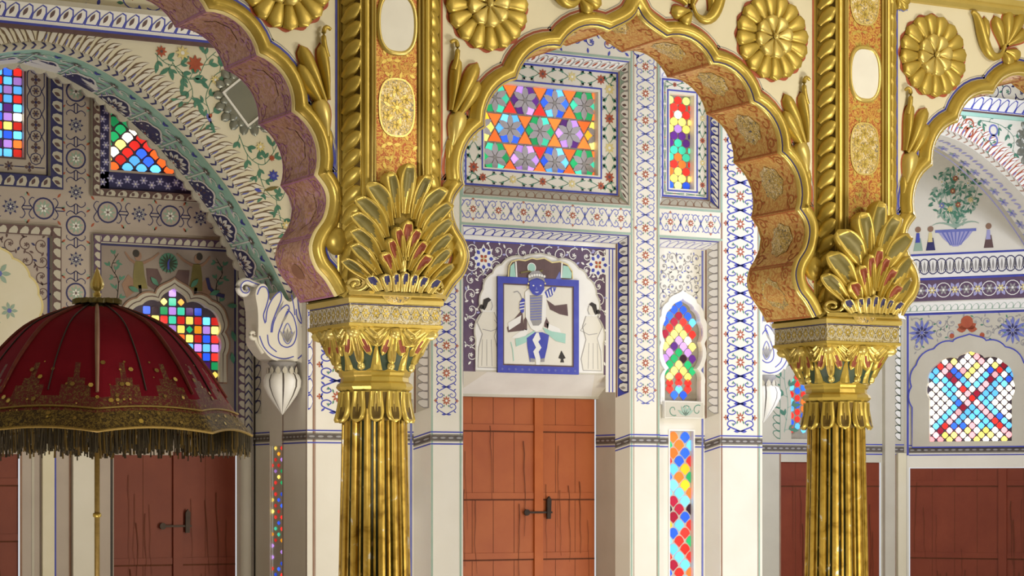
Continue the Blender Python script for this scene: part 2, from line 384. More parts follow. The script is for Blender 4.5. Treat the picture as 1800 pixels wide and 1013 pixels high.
def lobe(mb, S, b, ang, L, W, H, g='gold', dark=None, ns=10, nt=8, base=0.35, curl=0.0, bend=0.0, d0=0.0, peak=0.62, outline=None, convex=False):
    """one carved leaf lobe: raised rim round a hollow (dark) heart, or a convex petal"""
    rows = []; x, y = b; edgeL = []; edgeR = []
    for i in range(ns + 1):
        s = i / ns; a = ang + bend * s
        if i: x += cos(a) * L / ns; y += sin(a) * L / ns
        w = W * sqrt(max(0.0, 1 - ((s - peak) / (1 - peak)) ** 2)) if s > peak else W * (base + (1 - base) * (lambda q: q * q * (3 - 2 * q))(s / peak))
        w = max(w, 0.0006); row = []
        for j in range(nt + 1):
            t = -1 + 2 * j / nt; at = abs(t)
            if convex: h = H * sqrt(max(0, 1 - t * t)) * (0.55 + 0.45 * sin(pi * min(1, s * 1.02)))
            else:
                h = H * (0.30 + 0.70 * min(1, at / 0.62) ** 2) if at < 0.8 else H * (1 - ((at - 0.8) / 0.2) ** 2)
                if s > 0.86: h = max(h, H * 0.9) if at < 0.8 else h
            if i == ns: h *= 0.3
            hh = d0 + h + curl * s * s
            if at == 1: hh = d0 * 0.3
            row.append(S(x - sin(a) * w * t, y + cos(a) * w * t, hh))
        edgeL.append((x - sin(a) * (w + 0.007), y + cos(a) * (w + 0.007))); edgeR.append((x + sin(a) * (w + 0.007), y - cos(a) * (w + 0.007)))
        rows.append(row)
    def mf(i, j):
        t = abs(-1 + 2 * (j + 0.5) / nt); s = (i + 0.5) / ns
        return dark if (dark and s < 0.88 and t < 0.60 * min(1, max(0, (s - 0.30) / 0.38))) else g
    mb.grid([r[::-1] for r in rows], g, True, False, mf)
    if outline:
        tip = (x + cos(a) * 0.009, y + sin(a) * 0.009)
        mb.grid([[S(p[0], p[1], 0.0012) for p in edgeR + [tip]], [S(p[0], p[1], 0.0012) for p in edgeL + [tip]]], outline, False)
def foil(cx, v0, hw, vs, lobes, tip):
    """multifoil arch outline: feet at (cx +- hw, v0), springing vs, lobe notch points and a pointed tip"""
    half = [(hw, v0), (hw, vs)] + lobes
    R = []
    for i in range(len(half) - 1):
        h = 0 if i == 0 else -0.16 * sqrt((half[i][0] - half[i + 1][0]) ** 2 + (half[i][1] - half[i + 1][1]) ** 2)
        a = arc2(half[i], half[i + 1], h, 6); R += a[:-1]
    R.append(half[-1])
    a = bez(half[-1], (half[-1][0] - hw * 0.02, half[-1][1] + (tip - half[-1][1]) * 0.6), (hw * 0.10, tip - (tip - half[-1][1]) * 0.35), (0, tip), 6); R += a[1:]
    return [(cx + x, y) for x, y in R] + [(cx - x, y) for x, y in R[-2::-1]]
def inpoly(p, poly):
    x, y = p; c = False; n = len(poly)
    for i in range(n):
        x1, y1 = poly[i]; x2, y2 = poly[(i + 1) % n]
        if (y1 > y) != (y2 > y) and x < (x2 - x1) * (y - y1) / (y2 - y1) + x1: c = not c
    return c
def panes(mb, S, u0, u1, v1, cw, ch, rows, inside=None, shape='scale', d=0.003, stagger=True, gap=0.86):
    """rows of coloured panes from the top (v1) down; shape scale / egg / diamond"""
    for r, row in enumerate(rows):
        off = cw / 2 if (stagger and r % 2) else 0
        for k, ch_ in enumerate(row):
            if ch_ == ' ': continue
            c = (u0 + cw * (k + 0.5) + off, v1 - ch * (r + 0.5))
            if shape == 'scale': pr = [(-0.5, 0.0), (-0.42, 0.32), (-0.22, 0.52), (0, 0.58), (0.22, 0.52), (0.42, 0.32), (0.5, 0.0), (0.26, -0.22), (0, -0.55), (-0.26, -0.22)]; hh = ch
            elif shape == 'egg': pr = [(0.46 * cos(t * pi / 6), 0.62 * sin(t * pi / 6)) for t in range(12)]; hh = ch
            else: pr = [(0.5, 0), (0.4, 0.4), (0, 0.62), (-0.4, 0.4), (-0.5, 0), (-0.4, -0.4), (0, -0.62), (0.4, -0.4)]; hh = ch
            pts = [(c[0] + x * cw * gap, c[1] + y * hh * 1.25 * gap) for x, y in pr]
            if inside and not inside(*c): continue
            pts = [(min(max(x, u0 + 0.002), u1 - 0.002), y) for x, y in pts]
            if max(p[0] for p in pts) - min(p[0] for p in pts) < 0.01: continue
            mb.poly(S, pts, gm(ch_), d)
# ================================================================== THE SETTING: floor, ceiling, walls behind the arcade
def RP(px, py, O, U):
    """picture point -> (u, z) on an upright plane through O with direction U"""
    r = tan(radians(YAW) + atan((px - 900) / FOC))
    u = (r * O[1] - O[0]) / (U[0] - r * U[1]); X, Y = O[0] + u * U[0], O[1] + u * U[1]
    t = X * sin(radians(YAW)) + Y * cos(radians(YAW))
    return (u, EYE + t * (HOR - py) / FOC)
YW, YAL, YAR = 12.0, 12.82, 13.2           # bay front, back of the left recess, back of the right recess
XL, XR = 5.157, 8.302                      # corners of the projecting middle bay
YS = 12.15                                 # front of the recess arches
CXW = 6.738

fl = MB(); fl.box(-2, 15, -2, 14.2, -0.2, 0.0, 'floor_stone'); struct(fl.build('floor'))
ce = MB(); ce.box(-2, 15, -2, 14.2, 5.0, 5.2, 'cream_plaster'); struct(ce.build('ceiling'))
sw = MB(); sw.box(-2.2, -2, -2, 14.2, 0, 5.2, 'cream_plaster'); struct(sw.build('wall_west'))
sw = MB(); sw.box(-2, 8.5, -2.2, -2, 0, 5.2, 'cream_plaster'); struct(sw.build('wall_south'))  # unseen wall, its length set to keep fill light off the left
sw = MB(); sw.box(15, 15.2, -2, 14.2, 0, 5.2, 'cream_plaster'); struct(sw.build('wall_east'))

wn = [0]
def window(S, outline, recess, trac, fill, label, cat='window', rim=None, rim_w=0.03, depth=0.02, rim_d=0.012):
    """glazed opening: reveal and rim (frame), plaster tracery, coloured glass"""
    wn[0] += 1; r = sroot('window_%d' % wn[0]); r['label'] = label; r['category'] = cat
    f = MB(); n = len(outline)
    for i in range(n):
        a, b = outline[i], outline[(i + 1) % n]
        f.add([S(a[0], a[1], 0.0), S(b[0], b[1], 0.0), S(b[0], b[1], -recess), S(a[0], a[1], -recess)], [(0, 1, 2, 3)], rim or 'lime_plaster')
    if rim:
        cx = sum(p[0] for p in outline) / n; cy = (min(p[1] for p in outline) + max(p[1] for p in outline)) / 2
        f.ribbon(S, outline, rim_w, rim, rim_d, 0, True)
    f.build('frame', r)
    t = MB(); t.poly(S, outline, trac, -recess - 0.001); t.slab(S, [(min(p[0] for p in outline), min(p[1] for p in outline)), (max(p[0] for p in outline), min(p[1] for p in outline)), (max(p[0] for p in outline), max(p[1] for p in outline)), (min(p[0] for p in outline), max(p[1] for p in outline))], trac, -recess - 0.03, -recess - 0.004)
    t.build('tracery', r)
    g = MB(); fill(g, lambda u, v, d=0.0: S(u, v, d - recess)); g.build('glass_panes', r)
    return r
def rectpts(u0, v0, u1, v1): return [(u0, v0), (u1, v0), (u1, v1), (u0, v1)]

# ------------------------------------------------------------------ middle bay (wall_back)
wb = MB(); SW = wallp(YW)
n1 = (6.160, 3.347, 7.316, 4.242); n2 = (7.531, 3.360, 7.981, 4.232); n3 = (6.157, 0.0, 7.316, 3.168); n4 = (7.531, 0.0, 7.981, 3.165)
mir = lambda q: (2 * CXW - q[2], q[1], 2 * CXW - q[0], q[3])
n2m, n4m = mir(n2), mir(n4)
xs = [XL, n4m[0], n4m[2], n3[0], n3[2], n4[0], n4[2], XR]
for a, b in ((0, 1), (2, 3), (4, 5), (6, 7)): wb.rect(SW, xs[a], 0, xs[b], 5.0, 'lime_plaster', 0)
for a, lo, up in ((1, n4m, n2m), (3, n3, n1), (5, n4, n2)):
    wb.rect(SW, xs[a], lo[3], xs[a + 1], up[1], 'lime_plaster', 0); wb.rect(SW, xs[a], up[3], xs[a + 1], 5.0, 'lime_plaster', 0)
# painted borders
vb = lambda x0: sub(SW, (x0, 0), 0)
def vborder(x0, x1, z0, z1, unit, **k):
    arabesque(wb, (lambda u, v, d=0: SW(x1 - v, z0 + u, d)), z1 - z0, x1 - x0, unit, **k)
def hborder(x0, x1, z0, z1, unit, **k):
    arabesque(wb, (lambda u, v, d=0: SW(x0 + u, z0 + v, d)), x1 - x0, z1 - z0, unit, **k)
vborder(7.345, 7.510, 2.13, 4.30, 0.172, w=0.0065, ink='soft_blue_paint')
vborder(5.965, 6.130, 2.04, 3.18, 0.172, w=0.006)
vborder(8.005, 8.262, 1.965, 4.42, 0.178, w=0.0095, wide=True)
vborder(5.215, 5.470, 2.04, 4.42, 0.178, w=0.0095, wide=True)
hborder(6.14, 7.335, 3.195, 3.335, 0.172, w=0.0065, ink='soft_blue_paint'); hborder(7.535, 7.985, 3.195, 3.335, 0.155, w=0.0065, ink='soft_blue_paint')
filigree(wb, SW, 6.2, 4.28, 7.995, 4.62, 0.115, 'blue_paint', flw='red_paint', w=0.008)
for x, m in ((5.197, 'brown_line'), (5.487, 'brown_line'), (5.953, 'green_line'), (6.142, 'green_line'), (7.327, 'green_line'), (7.522, 'green_line'), (7.992, 'brown_line'), (8.278, 'green_line')):
    wb.rect(SW, x - 0.006, 0, x + 0.006, 4.4 if x != 5.953 else 4.4, m, 0.0012)
for x in (5.207, 5.477, 7.315 + 0.028, 7.532 - 0.02, 8.268):
    wb.rect(SW, x - 0.002, 0, x + 0.002, 4.4, 'brown_line', 0.0014)
leafband(wb, (lambda u, v, d=0: SW(5.160 + v, 2.05 + u, d)), 2.2, 0.034, 0.09, None, 'white_paint', 'blue_paint')
for a, b in ((XL, n4m[0]), (n4m[2], n3[0]), (n3[2], n4[0]), (n4[2], XR)): band(wb, SW, a, b, BANDZ)
# thin green edging round every niche
for q in (n1, n2, n2m): wb.frame(SW, q[0] - 0.016, q[1] - 0.016, q[2] + 0.016, q[3] + 0.016, 0.014, 'green_line', 0.002)
for q in (n3, n4, n4m): wb.rect(SW, q[0] - 0.016, q[3], q[2] + 0.016, q[3] + 0.014, 'green_line', 0.002)

def bevel(outer, inner, Y0, Y1, mats, leafm, step=0.06, zlow=None, plain='lime_plaster'):
    """splayed niche frame with painted acanthus on its four slopes; mats: ground/leaf/ink for top, right, bottom, left"""
    (a, b, c, e), (p, q, r, s) = outer, inner
    A = [(a, Y0, b), (c, Y0, b), (c, Y0, e), (a, Y0, e)]; B = [(p, Y1, q), (r, Y1, q), (r, Y1, s), (p, Y1, s)]
    top = quadmap(B[3], B[2], A[2], A[3]); right = quadmap(A[1], A[2], B[2], B[1]); bot = quadmap(A[0], A[1], B[1], B[0]); left = quadmap(B[0], B[3], A[3], A[0])
    for nm, S in (('top', top), ('right', right), ('bottom', bot), ('left', left)):
        if zlow is not None and nm == 'bottom': continue
        wb.rect(S, 0, 0, S.L, S.W, plain, 0)
        g, l, i, h = leafm[nm]
        if zlow is not None and nm in ('right', 'left'):
            off = zlow - b
            T = lambda u, v, d=0, S=S, off=off: S(u + off, v, d); Lh = S.L - off
            band(wb, (lambda u, v, d=0, S=S, b=b: S(v - b, u, -d) if False else S(v - b, u, d)), 0, S.W, BANDZ)
        else: T, Lh = S, S.L
        wb.rect(T, 0, S.W * 0.86, Lh, S.W * 0.96, 'blue_paint' if nm == 'top' else 'brown_line', 0.001)
        leafband(wb, lambda u, v, d=0, T=T, w=S.W: T(u, 0.08 * w + v * 0.74, d), Lh, S.W, step, None if not g else g, l, i, heart=h)
    return A, B
LT = ('white_paint', 'white_paint', 'pale_violet_paint', None)
D1 = 0.07
i1 = (6.205, 3.415, 7.271, 4.178); i2 = (7.590, 3.430, 7.936, 4.172); i2m = mir(i2)
bevel(n1, i1, YW, YW + D1, None, {'top': ('white_paint', 'white_paint', 'grey_paint', 'red_paint'), 'right': ('green_line', 'white_paint', 'grey_paint', 'maroon_paint'), 'bottom': ('grey_plaster', 'grey_plaster', 'brown_line', None), 'left': ('white_paint', 'white_paint', 'grey_paint', 'maroon_paint')})
lm2 = {'top': LT, 'right': ('blue_paint', 'white_paint', 'navy_paint', 'soft_blue_paint'), 'bottom': ('grey_plaster', 'grey_plaster', 'brown_line', None), 'left': LT}
bevel(n2, i2, YW, YW + D1, None, lm2); bevel(n2m, i2m, YW, YW + D1, None, lm2)
# floral window surrounds inside the upper niches
def surround(q, Y, g, unit):
    S = wallp(Y); wb.poly(S, rectpts(*q), 'lime_plaster', 0, [rectpts(*g)[::-1]])
    wb.frame(S, q[0], q[1], q[2], q[3], 0.012, 'blue_paint', 0.0015)
    wb.frame(S, g[0] - 0.020, g[1] - 0.020, g[2] + 0.026, g[3] + 0.026, 0.010, 'blue_paint', 0.0015)
    wt, wr = q[3] - g[3] - 0.05, q[2] - g[2] - 0.05
    for (u0, v0, L, W, vert) in ((q[0] + .02, g[3] + .036, q[2] - q[0] - .04, wt, 0), (q[0] + .02, q[1] + .018, q[2] - q[0] - .04, g[1] - q[1] - .045, 0), (g[2] + .034, q[1] + .02, q[3] - q[1] - .04, wr, 1), (q[0] + .016, q[1] + .02, q[3] - q[1] - .04, g[0] - q[0] - .045, 1)):
        T = (lambda u, v, d=0, u0=u0, v0=v0, vert=vert, W=W: S(u0 + W - v, v0 + u, d) if vert else S(u0 + u, v0 + v, d))
        n = max(2, round(L / unit)); U = L / n
        for k in range(n):
            c = ((k + .5) * U, W / 2)
            wb.disc(T, c, W * .26, 'red_paint' if k % 2 == 0 else 'yellow_paint', .0016, 10); wb.flower(T, c, W * 0.40, 8, 'red_paint' if k % 2 == 0 else 'yellow_paint', 'maroon_paint' if k % 2 == 0 else 'white_paint', 0.002)
            for sg in (1, -1):
                for h in (1, -1):
                    wb.ribbon(T, catmull([(c[0] + h * W * .3, W / 2), (c[0] + h * U * .3, W * (.5 + sg * .25)), (c[0] + h * U * .46, W * (.5 + sg * .36))], 4), 0.004, 'green_paint', 0.0012)
                    wb.leaf(T, (c[0] + h * U * .3, W * (.5 + sg * .2)), sg * h * 0.9 + (0 if h > 0 else pi), W * .44, W * .22, 'green_paint', 0.0014)
                    wb.leaf(T, (c[0] + h * U * .42, W * (.5 + sg * .36)), -sg * h * 0.7 + (pi if h > 0 else 0), W * .44, W * .2, 'grey_paint', 0.0014)
g1 = (6.339, 3.53, 7.130, 4.045); g2 = (7.650, 3.487, 7.832, 4.080); g2m = mir(g2)
surround(i1, YW + D1, g1, 0.20); surround(i2, YW + D1, g2, 0.13); surround(i2m, YW + D1, g2m, 0.13)

# upper star window
def stars(g, S):
    u0, v0, u1, v1 = g1; R = 0.1035; hq = R * sqrt(3)
    hexc = ['TTTGGT', 'PPVPPV', 'BLBBLB', 'TGGTGG', 'YAYYAY', 'BLLLBB', 'GTGGGT', 'VVPVVP', 'YYYAYY', 'GGTGGT', 'VVVVVV', 'LLBBLB', 'TGGGTG', 'AYAYAY']
    k = 0
    clip = lambda pts: [(min(max(x, u0 + .002), u1 - .002), min(max(y, v0 + .002), v1 - .002)) for x, y in pts]
    def put(pts, m, d):
        p = clip(pts)
        if max(x for x, y in p) - min(x for x, y in p) > .012 and max(y for x, y in p) - min(y for x, y in p) > .012: g.poly(S, p, m, d)
    for r in range(3):
        cy = v1 - 0.085 - r * hq
        for c in range(-1, 6):
            cx = u0 + 0.095 + c * 2 * R - (R if r == 1 else 0)
            if cx < u0 - R * .9 or cx > u1 + R * .9: continue
            cols = hexc[k % len(hexc)]; k += 1
            for j in range(6):
                a = j * pi / 3
                kite = [(cx + R * .95 * cos(a), cy + R * .95 * sin(a)), (cx + R * .80 * cos(a + .40), cy + R * .80 * sin(a + .40)), (cx + R * .40 * cos(a), cy + R * .40 * sin(a)), (cx + R * .80 * cos(a - .40), cy + R * .80 * sin(a - .40))]
                put(kite, gm(cols[j]), 0.003)
            if u0 + R * .4 < cx < u1 - R * .2 or True:
                for j in range(6):
                    a = (j + .5) * pi / 3
                    pet = [(cx + x * R * .88 * cos(a) - y * R * .21 * sin(a), cy + x * R * .88 * sin(a) + y * R * .21 * cos(a)) for x, y in ((.04, 0), (.45, 1), (.75, .75), (1, 0), (.75, -.75), (.45, -1))]
                    put(pet, 'star_grey', 0.006)
                put([(cx + R * .13 * cos(t * pi / 4), cy + R * .13 * sin(t * pi / 4)) for t in range(8)], 'grey_paint', 0.008)
            for sg in (1, -1):                                     # the two triangles between this star and its right neighbour
                ax = cx + R
                put([(ax, cy + sg * R * .10), (ax - R * .44, cy + sg * hq * .46), (ax + R * .44, cy + sg * hq * .46)], gm('O' if random.random() < .8 else ('R' if random.random() < .7 else 'M')), 0.003)
wstar = window(wallp(YW + D1), rectpts(*g1), 0.05, 'tracery', stars, 'wide stained glass window of grey six-petalled stars and orange triangles, above the painted panel')
EGG = ['ERE', 'RR', 'RWR', 'YY', 'YVY', 'PP', 'PTP', 'TT', 'TOT', 'RO', 'OYR', 'YY', 'BEB']
def eggfill(q):
    def f(g, S):
        W = q[2] - q[0]; st = (q[3] - q[1] - .012) / 13.0
        for r, row in enumerate(EGG):
            for i, c in enumerate(row):
                cx = q[0] + W * ((i + .5) / 3 if len(row) == 3 else (i + 1) / 3); cy = q[3] - .008 - st * (r + .5)
                pts = [(min(max(cx + W * .156 * cos(t * pi / 6), q[0] + .001), q[2] - .001), cy + st * .575 * sin(t * pi / 6)) for t in range(12)]
                g.poly(S, pts, gm(c), .003)
                for sg in (1, -1):
                    if len(row) == 2: g.ell(S, (q[0] + W / 2 + sg * W * .455, cy), W * .035, st * .42, gm(row[0]), .003, 8)
    return f
window(wallp(YW + D1), rectpts(*g2), 0.05, 'tracery', eggfill(g2), 'tall narrow stained glass window of egg-shaped panes beside the star window')
window(wallp(YW + D1), rectpts(*g2m), 0.05, 'tracery', eggfill(g2m), 'tall narrow stained glass window hidden behind the pier of the left gilded column')

# ---- door niche: bevel, dark floral panel with painted scalloped niche, lintel, reveals
i3 = (6.215, 0.0, 7.276, 3.118); Y3 = YW + 0.11
lm3 = {'top': ('white_paint', 'white_paint', 'blue_paint', None), 'right': ('blue_paint', 'white_paint', 'navy_paint', 'grey_paint'), 'bottom': LT, 'left': LT}
bevel(n3, i3, YW, Y3, None, lm3, 0.062, zlow=2.20)
SP = wallp(Y3); zl = 2.305
wb.rect(SP, i3[0], zl, i3[2], i3[3], 'violet_paint', 0)
wb.rect(SP, i3[0], 3.085, i3[2], 3.093, 'blue_paint', .002); wb.rect(SP, i3[0], 3.095, i3[2], i3[3], 'white_paint', .001)
for k in (0.016, 0.040): wb.rect(SP, i3[2] - k - 0.008, 2.20, i3[2] - k, 3.085, 'blue_paint', .002)
wb.rect(SP, i3[2] - 0.07, 2.20, i3[2], 3.085, 'white_paint', .0012)
mcx = 6.742
filigree(wb, SP, i3[0] + .01, 2.36, i3[2] - .075, 3.08, 0.088, 'white_paint', flw='white_paint', lf='pale_violet_paint', d=.0015, w=.006)
sc = foil(mcx, 2.31, 0.445, 2.50, [(0.40, 2.66), (0.395, 2.80), (0.33, 2.90), (0.27, 2.955), (0.12, 3.005)], 3.035)
wb.slab(SP, sc, 'white_paint', 0, .006); wb.ribbon(SP, sc, .010, 'grey_plaster', .0068, 0, True)
for x in (6.352, 7.150):
    wb.flower(SP, (x, 2.985), .088, 8, 'white_paint', 'white_paint', .003); wb.disc(SP, (x, 2.985), .064, 'white_paint', .004, 16)
    for k in range(8): wb.leaf(SP, (x + .036 * cos(k * pi / 4), 2.985 + .036 * sin(k * pi / 4)), k * pi / 4, .030, .024, 'blue_paint', .005)
    wb.flower(SP, (x, 2.985), .030, 4, 'red_paint', 'yellow_paint', .005, pi / 4)
# painted attendants, one on each side of the framed panel
for sg, hx in ((1, 6.372), (-1, 7.112)):
    q = lambda x, y: (hx + sg * x, y)
    wb.poly(SP, [q(-.03, 2.665), q(.05, 2.665), q(.075, 2.60), q(.05, 2.52), q(.085, 2.40), q(.07, 2.33), q(-.06, 2.33), q(-.055, 2.45), q(-.03, 2.53), q(-.065, 2.60)], 'lime_plaster', .0072)
    wb.ribbon(SP, [q(-.03, 2.665), q(-.065, 2.60), q(-.03, 2.53), q(-.055, 2.45), q(-.06, 2.33), q(.07, 2.33), q(.085, 2.40), q(.05, 2.52), q(.075, 2.60), q(.05, 2.665)], .004, 'grey_paint', .008)
    wb.ribbon(SP, [q(.05, 2.62), q(.09, 2.575), q(.03, 2.55), q(-.03, 2.56)], .004, 'grey_paint', .008)
    wb.ell(SP, q(.008, 2.705), .026, .034, 'lime_plaster', .008); wb.ribbon(SP, [q(.03, 2.73), q(.038, 2.70), q(.028, 2.675)], .004, 'grey_paint', .0085)
    wb.poly(SP, [q(-.028, 2.705), q(-.022, 2.738), q(.01, 2.752), q(.03, 2.738), q(.008, 2.722), q(-.005, 2.69), q(-.016, 2.675), q(-.03, 2.68)], 'black_paint', .009)
    wb.disc(SP, q(-.036, 2.694), .014, 'black_paint', .009)
    for k in range(3): wb.ribbon(SP, [q(-.03 + .03 * k, 2.50), q(-.035 + .035 * k, 2.34)], .003, 'grey_paint', .0078)
# lintel over the door and the reveals down to it
YD = 12.33
wb.add([(6.38, Y3 - .0, zl), (7.128, Y3, zl), (7.215, YD - .03, 2.180), (6.26, YD - .03, 2.180)], [(3, 2, 1, 0)], 'white_paint')
wb.add([(i3[0], Y3, zl), (6.38, Y3, zl), (6.26, YD - .03, 2.18), (i3[0], YD - .03, 2.18)], [(3, 2, 1, 0)], 'lime_plaster')
wb.add([(7.128, Y3, zl), (i3[2], Y3, zl), (i3[2], YD - .03, 2.18), (7.215, YD - .03, 2.18)], [(3, 2, 1, 0)], 'lime_plaster')
dl, dr = 6.245, 7.262
RR = quadmap((i3[2], Y3, 0), (i3[2], Y3, zl), (dr + .004, YD, zl), (dr + .004, YD, 0)); wb.rect(RR, 0, 0, RR.L, RR.W, 'grey_plaster', 0)
band(wb, lambda u, v, d=0: RR(v, u, d), 0, RR.W, BANDZ)
RL = quadmap((dl - .004, YD, 0), (dl - .004, YD, zl), (i3[0], Y3, zl), (i3[0], Y3, 0)); wb.rect(RL, 0, 0, RL.L, RL.W, 'grey_plaster', 0)
wb.box(i3[0], i3[2], YD - .03, YD + .05, 2.164, 2.182, 'grey_plaster')

# ---- narrow niches with cusped window, sill and strip window
i4 = (7.590, 0.0, 7.936, 3.112); Y4 = YW + 0.11
lm4 = {'top': ('white_paint', 'white_paint', 'pale_violet_paint', None), 'right': ('grey_plaster', 'white_paint', 'grey_paint', None), 'bottom': LT, 'left': LT}
def narrow_niche(q, i, mirror):
    bevel(q, i, YW, Y4, None, lm4, 0.05, zlow=2.08)
    S0 = wallp(Y4); S = S0
    cx = (i[0] + i[2]) / 2; gx0, gx1 = cx - .105, cx + .105
    cf = foil(cx, 2.155, .135, 2.28, [(.105, 2.36), (.135, 2.53), (.130, 2.66), (.085, 2.735)], 2.80)
    strip = rectpts(cx - .088, 0.25, cx + .088, 1.966)
    wb.poly(S, rectpts(i[0], 0, i[2], i[3]), 'lime_plaster', 0, [cf[::-1], strip[::-1]])
    wb.rect(S, i[0] + .01, 2.15, i[2] - .035, 3.085, 'white_paint', .001) if False else None
    ins = lambda x, y: not inpoly((x, y), foil(cx, 2.10, .155, 2.28, [(.125, 2.36), (.155, 2.53), (.15, 2.68), (.10, 2.77)], 2.84))
    filigree(wb, S, i[0] + .012, 2.16, i[2] - .034, 3.09, 0.060, 'grey_paint', flw='soft_blue_paint', lf='soft_blue_paint', d=.0015, w=.0055, inside=ins)
    wb.rect(S, i[2] - .024, 0, i[2] - .010, 3.11, 'soft_blue_paint', .002)
    of = foil(cx, 2.13, .165, 2.26, [(.133, 2.35), (.162, 2.52), (.158, 2.69), (.108, 2.775)], 2.855)
    wb.slab(S, of, 'white_paint', 0, .016, [cf[::-1]])
    wb.box(i[0] - .0 + .02, i[2] - .035, Y4 - .045, Y4, 2.045, 2.150, 'lime_plaster')
    wb.poly(wallp(Y4 - .0455), rectpts(i[0] + .025, 2.05, i[2] - .04, 2.145), 'grey_plaster', .0005)
    Sb = wallp(Y4 - .0455)
    for k in range(-1, 2):
        wb.ribbon(Sb, spiral((cx + k * .09, 2.095), .038, .008, k, k + 5.4 * (1 if k >= 0 else -1), 12), .006, 'green_paint', .0015, .3)
    for k in range(5): wb.leaf(Sb, (cx, 2.06), pi / 2 + (k - 2) * .5, .07, .02, 'green_line', .002)
    wb.frame(S, cx - .098, .24, cx + .098, 1.976, .010, 'white_paint', .004)
    band(wb, S, i[0], cx - .1, BANDZ); band(wb, S, cx + .1, i[2], BANDZ)
    CR = ['B', 'BB', 'BMB', 'BMRL', 'RYR', 'MYYR', 'YVW', 'YPVY', 'VGV', 'VGDP', 'GYG', 'GYYG', 'YRY', 'RRR', 'RLR', 'BB']
    SCALE = [(-.5, -.05), (-.41, .42), (-.22, .80), (0, .93), (.22, .80), (.41, .42), (.5, -.05), (.27, -.45), (0, -.92), (-.27, -.45)]
    def fill(g, T):
        for r, row in enumerate(CR):
            for i, c in enumerate(row):
                x = cx + (i - (len(row) - 1) / 2) * .068; y = 2.768 - .0385 * r
                lim = .098 if r > 12 else .130
                g.poly(T, [(min(max(x + a * .068 * .82, cx - lim), cx + lim), max(y + b * .0385 * .80, 2.158)) for a, b in SCALE], gm(c), .003)
    window(S, cf, .035, 'tracery', fill, 'cusped stained glass window of fish-scale panes in the narrow niche ' + ('behind the left gilded column' if mirror else 'right of the painted panel'))
    STR = ['OB', 'GOL', 'OB', 'RBR', 'LA', 'BOG', 'LA', 'LLO', 'ML', 'DMD', 'MB', 'ALR', 'BR', 'LRG', 'LR', 'RLR', 'ML', 'BRO', 'RL', 'GBL', 'OB', 'LRB', 'LM', 'BLG', 'RL', 'OBO', 'LB', 'MRL', 'BA', 'LBL', 'RO', 'GLB']
    def fill2(g, T):
        for r, row in enumerate(STR):
            for i, c in enumerate(row):
                x = cx + (i - (len(row) - 1) / 2) * .088; y = 1.925 - .0505 * r
                if y < .3: continue
                g.poly(T, [(min(max(x + a * .088 * .82, cx - .086), cx + .086), y + b * .0505 * .78) for a, b in SCALE], gm(c), .003)
    window(S, strip, .03, 'grey_plaster', fill2, 'tall stained glass strip of fish-scale panes in the narrow niche ' + ('behind the shaft of the left gilded column' if mirror else 'right of the orange door'))
narrow_niche(n4, i4, False); narrow_niche(n4m, mir(i4), True)

# ---- left return of the middle bay (jamb) with its strip of small panes
OJ = (XL, YAL); UJ = (0, -1); SJ = plane((XL, YAL, 0), (0, -1, 0), (0, 0, 1), (-1, 0, 0)); LJ = YAL - YW
ju = lambda px: RP(px, 700, OJ, UJ)[0]
s0, s1 = ju(474), ju(496)
jst = rectpts(s0, .25, s1, 1.915 - .06)
wb.poly(SJ, rectpts(0, 0, LJ, 5.0), 'lime_plaster', 0, [jst[::-1]])
SJR = plane((XR, YW, 0), (0, 1, 0), (0, 0, 1), (1, 0, 0)); wb.rect(SJR, 0, 0, YAR - YW, 5.0, 'lime_plaster', 0)
band(wb, SJ, 0, s0, BANDZ); band(wb, SJ, s1, LJ, BANDZ)
wb.rect(SJ, ju(448) - .012, 0, ju(448) + .012, 2.5, 'black_paint', .002); wb.rect(SJ, ju(497), 0, ju(497) + .01, 2.2, 'brown_line', .002)
wb.rect(SJ, LJ - .012, 0, LJ - .004, 4.4, 'brown_line', .002)
leafband(wb, lambda u, v, d=0: SJ(.03 + v, 2.05 + u, d), 1.2, .10, .07, 'grey_plaster', 'grey_plaster', 'navy_paint')
wb.rect(SJ, ju(522), 2.9, ju(526), 3.6, 'blue_paint', .002)
def jfill(g, T):
    y = 1.84; r = 0; cw = (s1 - s0) / 2
    while y > .27:
        for k in range(3):
            if random.random() < .2: continue
            x = s0 + cw * (k + .5) - (cw / 2 if r % 2 else 0)
            if x > s1: continue
            c = random.choice('RBLGRYBVTRA')
            pts = [(min(max(x + a * cw * .24, s0), s1), y + b * .013) for a, b in ((-1, 0), (-.6, .7), (0, 1), (.6, .7), (1, 0), (0, -.9))]
            if max(p[0] for p in pts) - min(p[0] for p in pts) > .01: g.poly(T, pts, gm(c), .003)
        y -= .034; r += 1
window(SJ, jst, .02, 'grey_plaster', jfill, 'slim strip of small coloured panes set in the side of the middle bay, under the left pendant')
struct(wb.build('wall_back'))

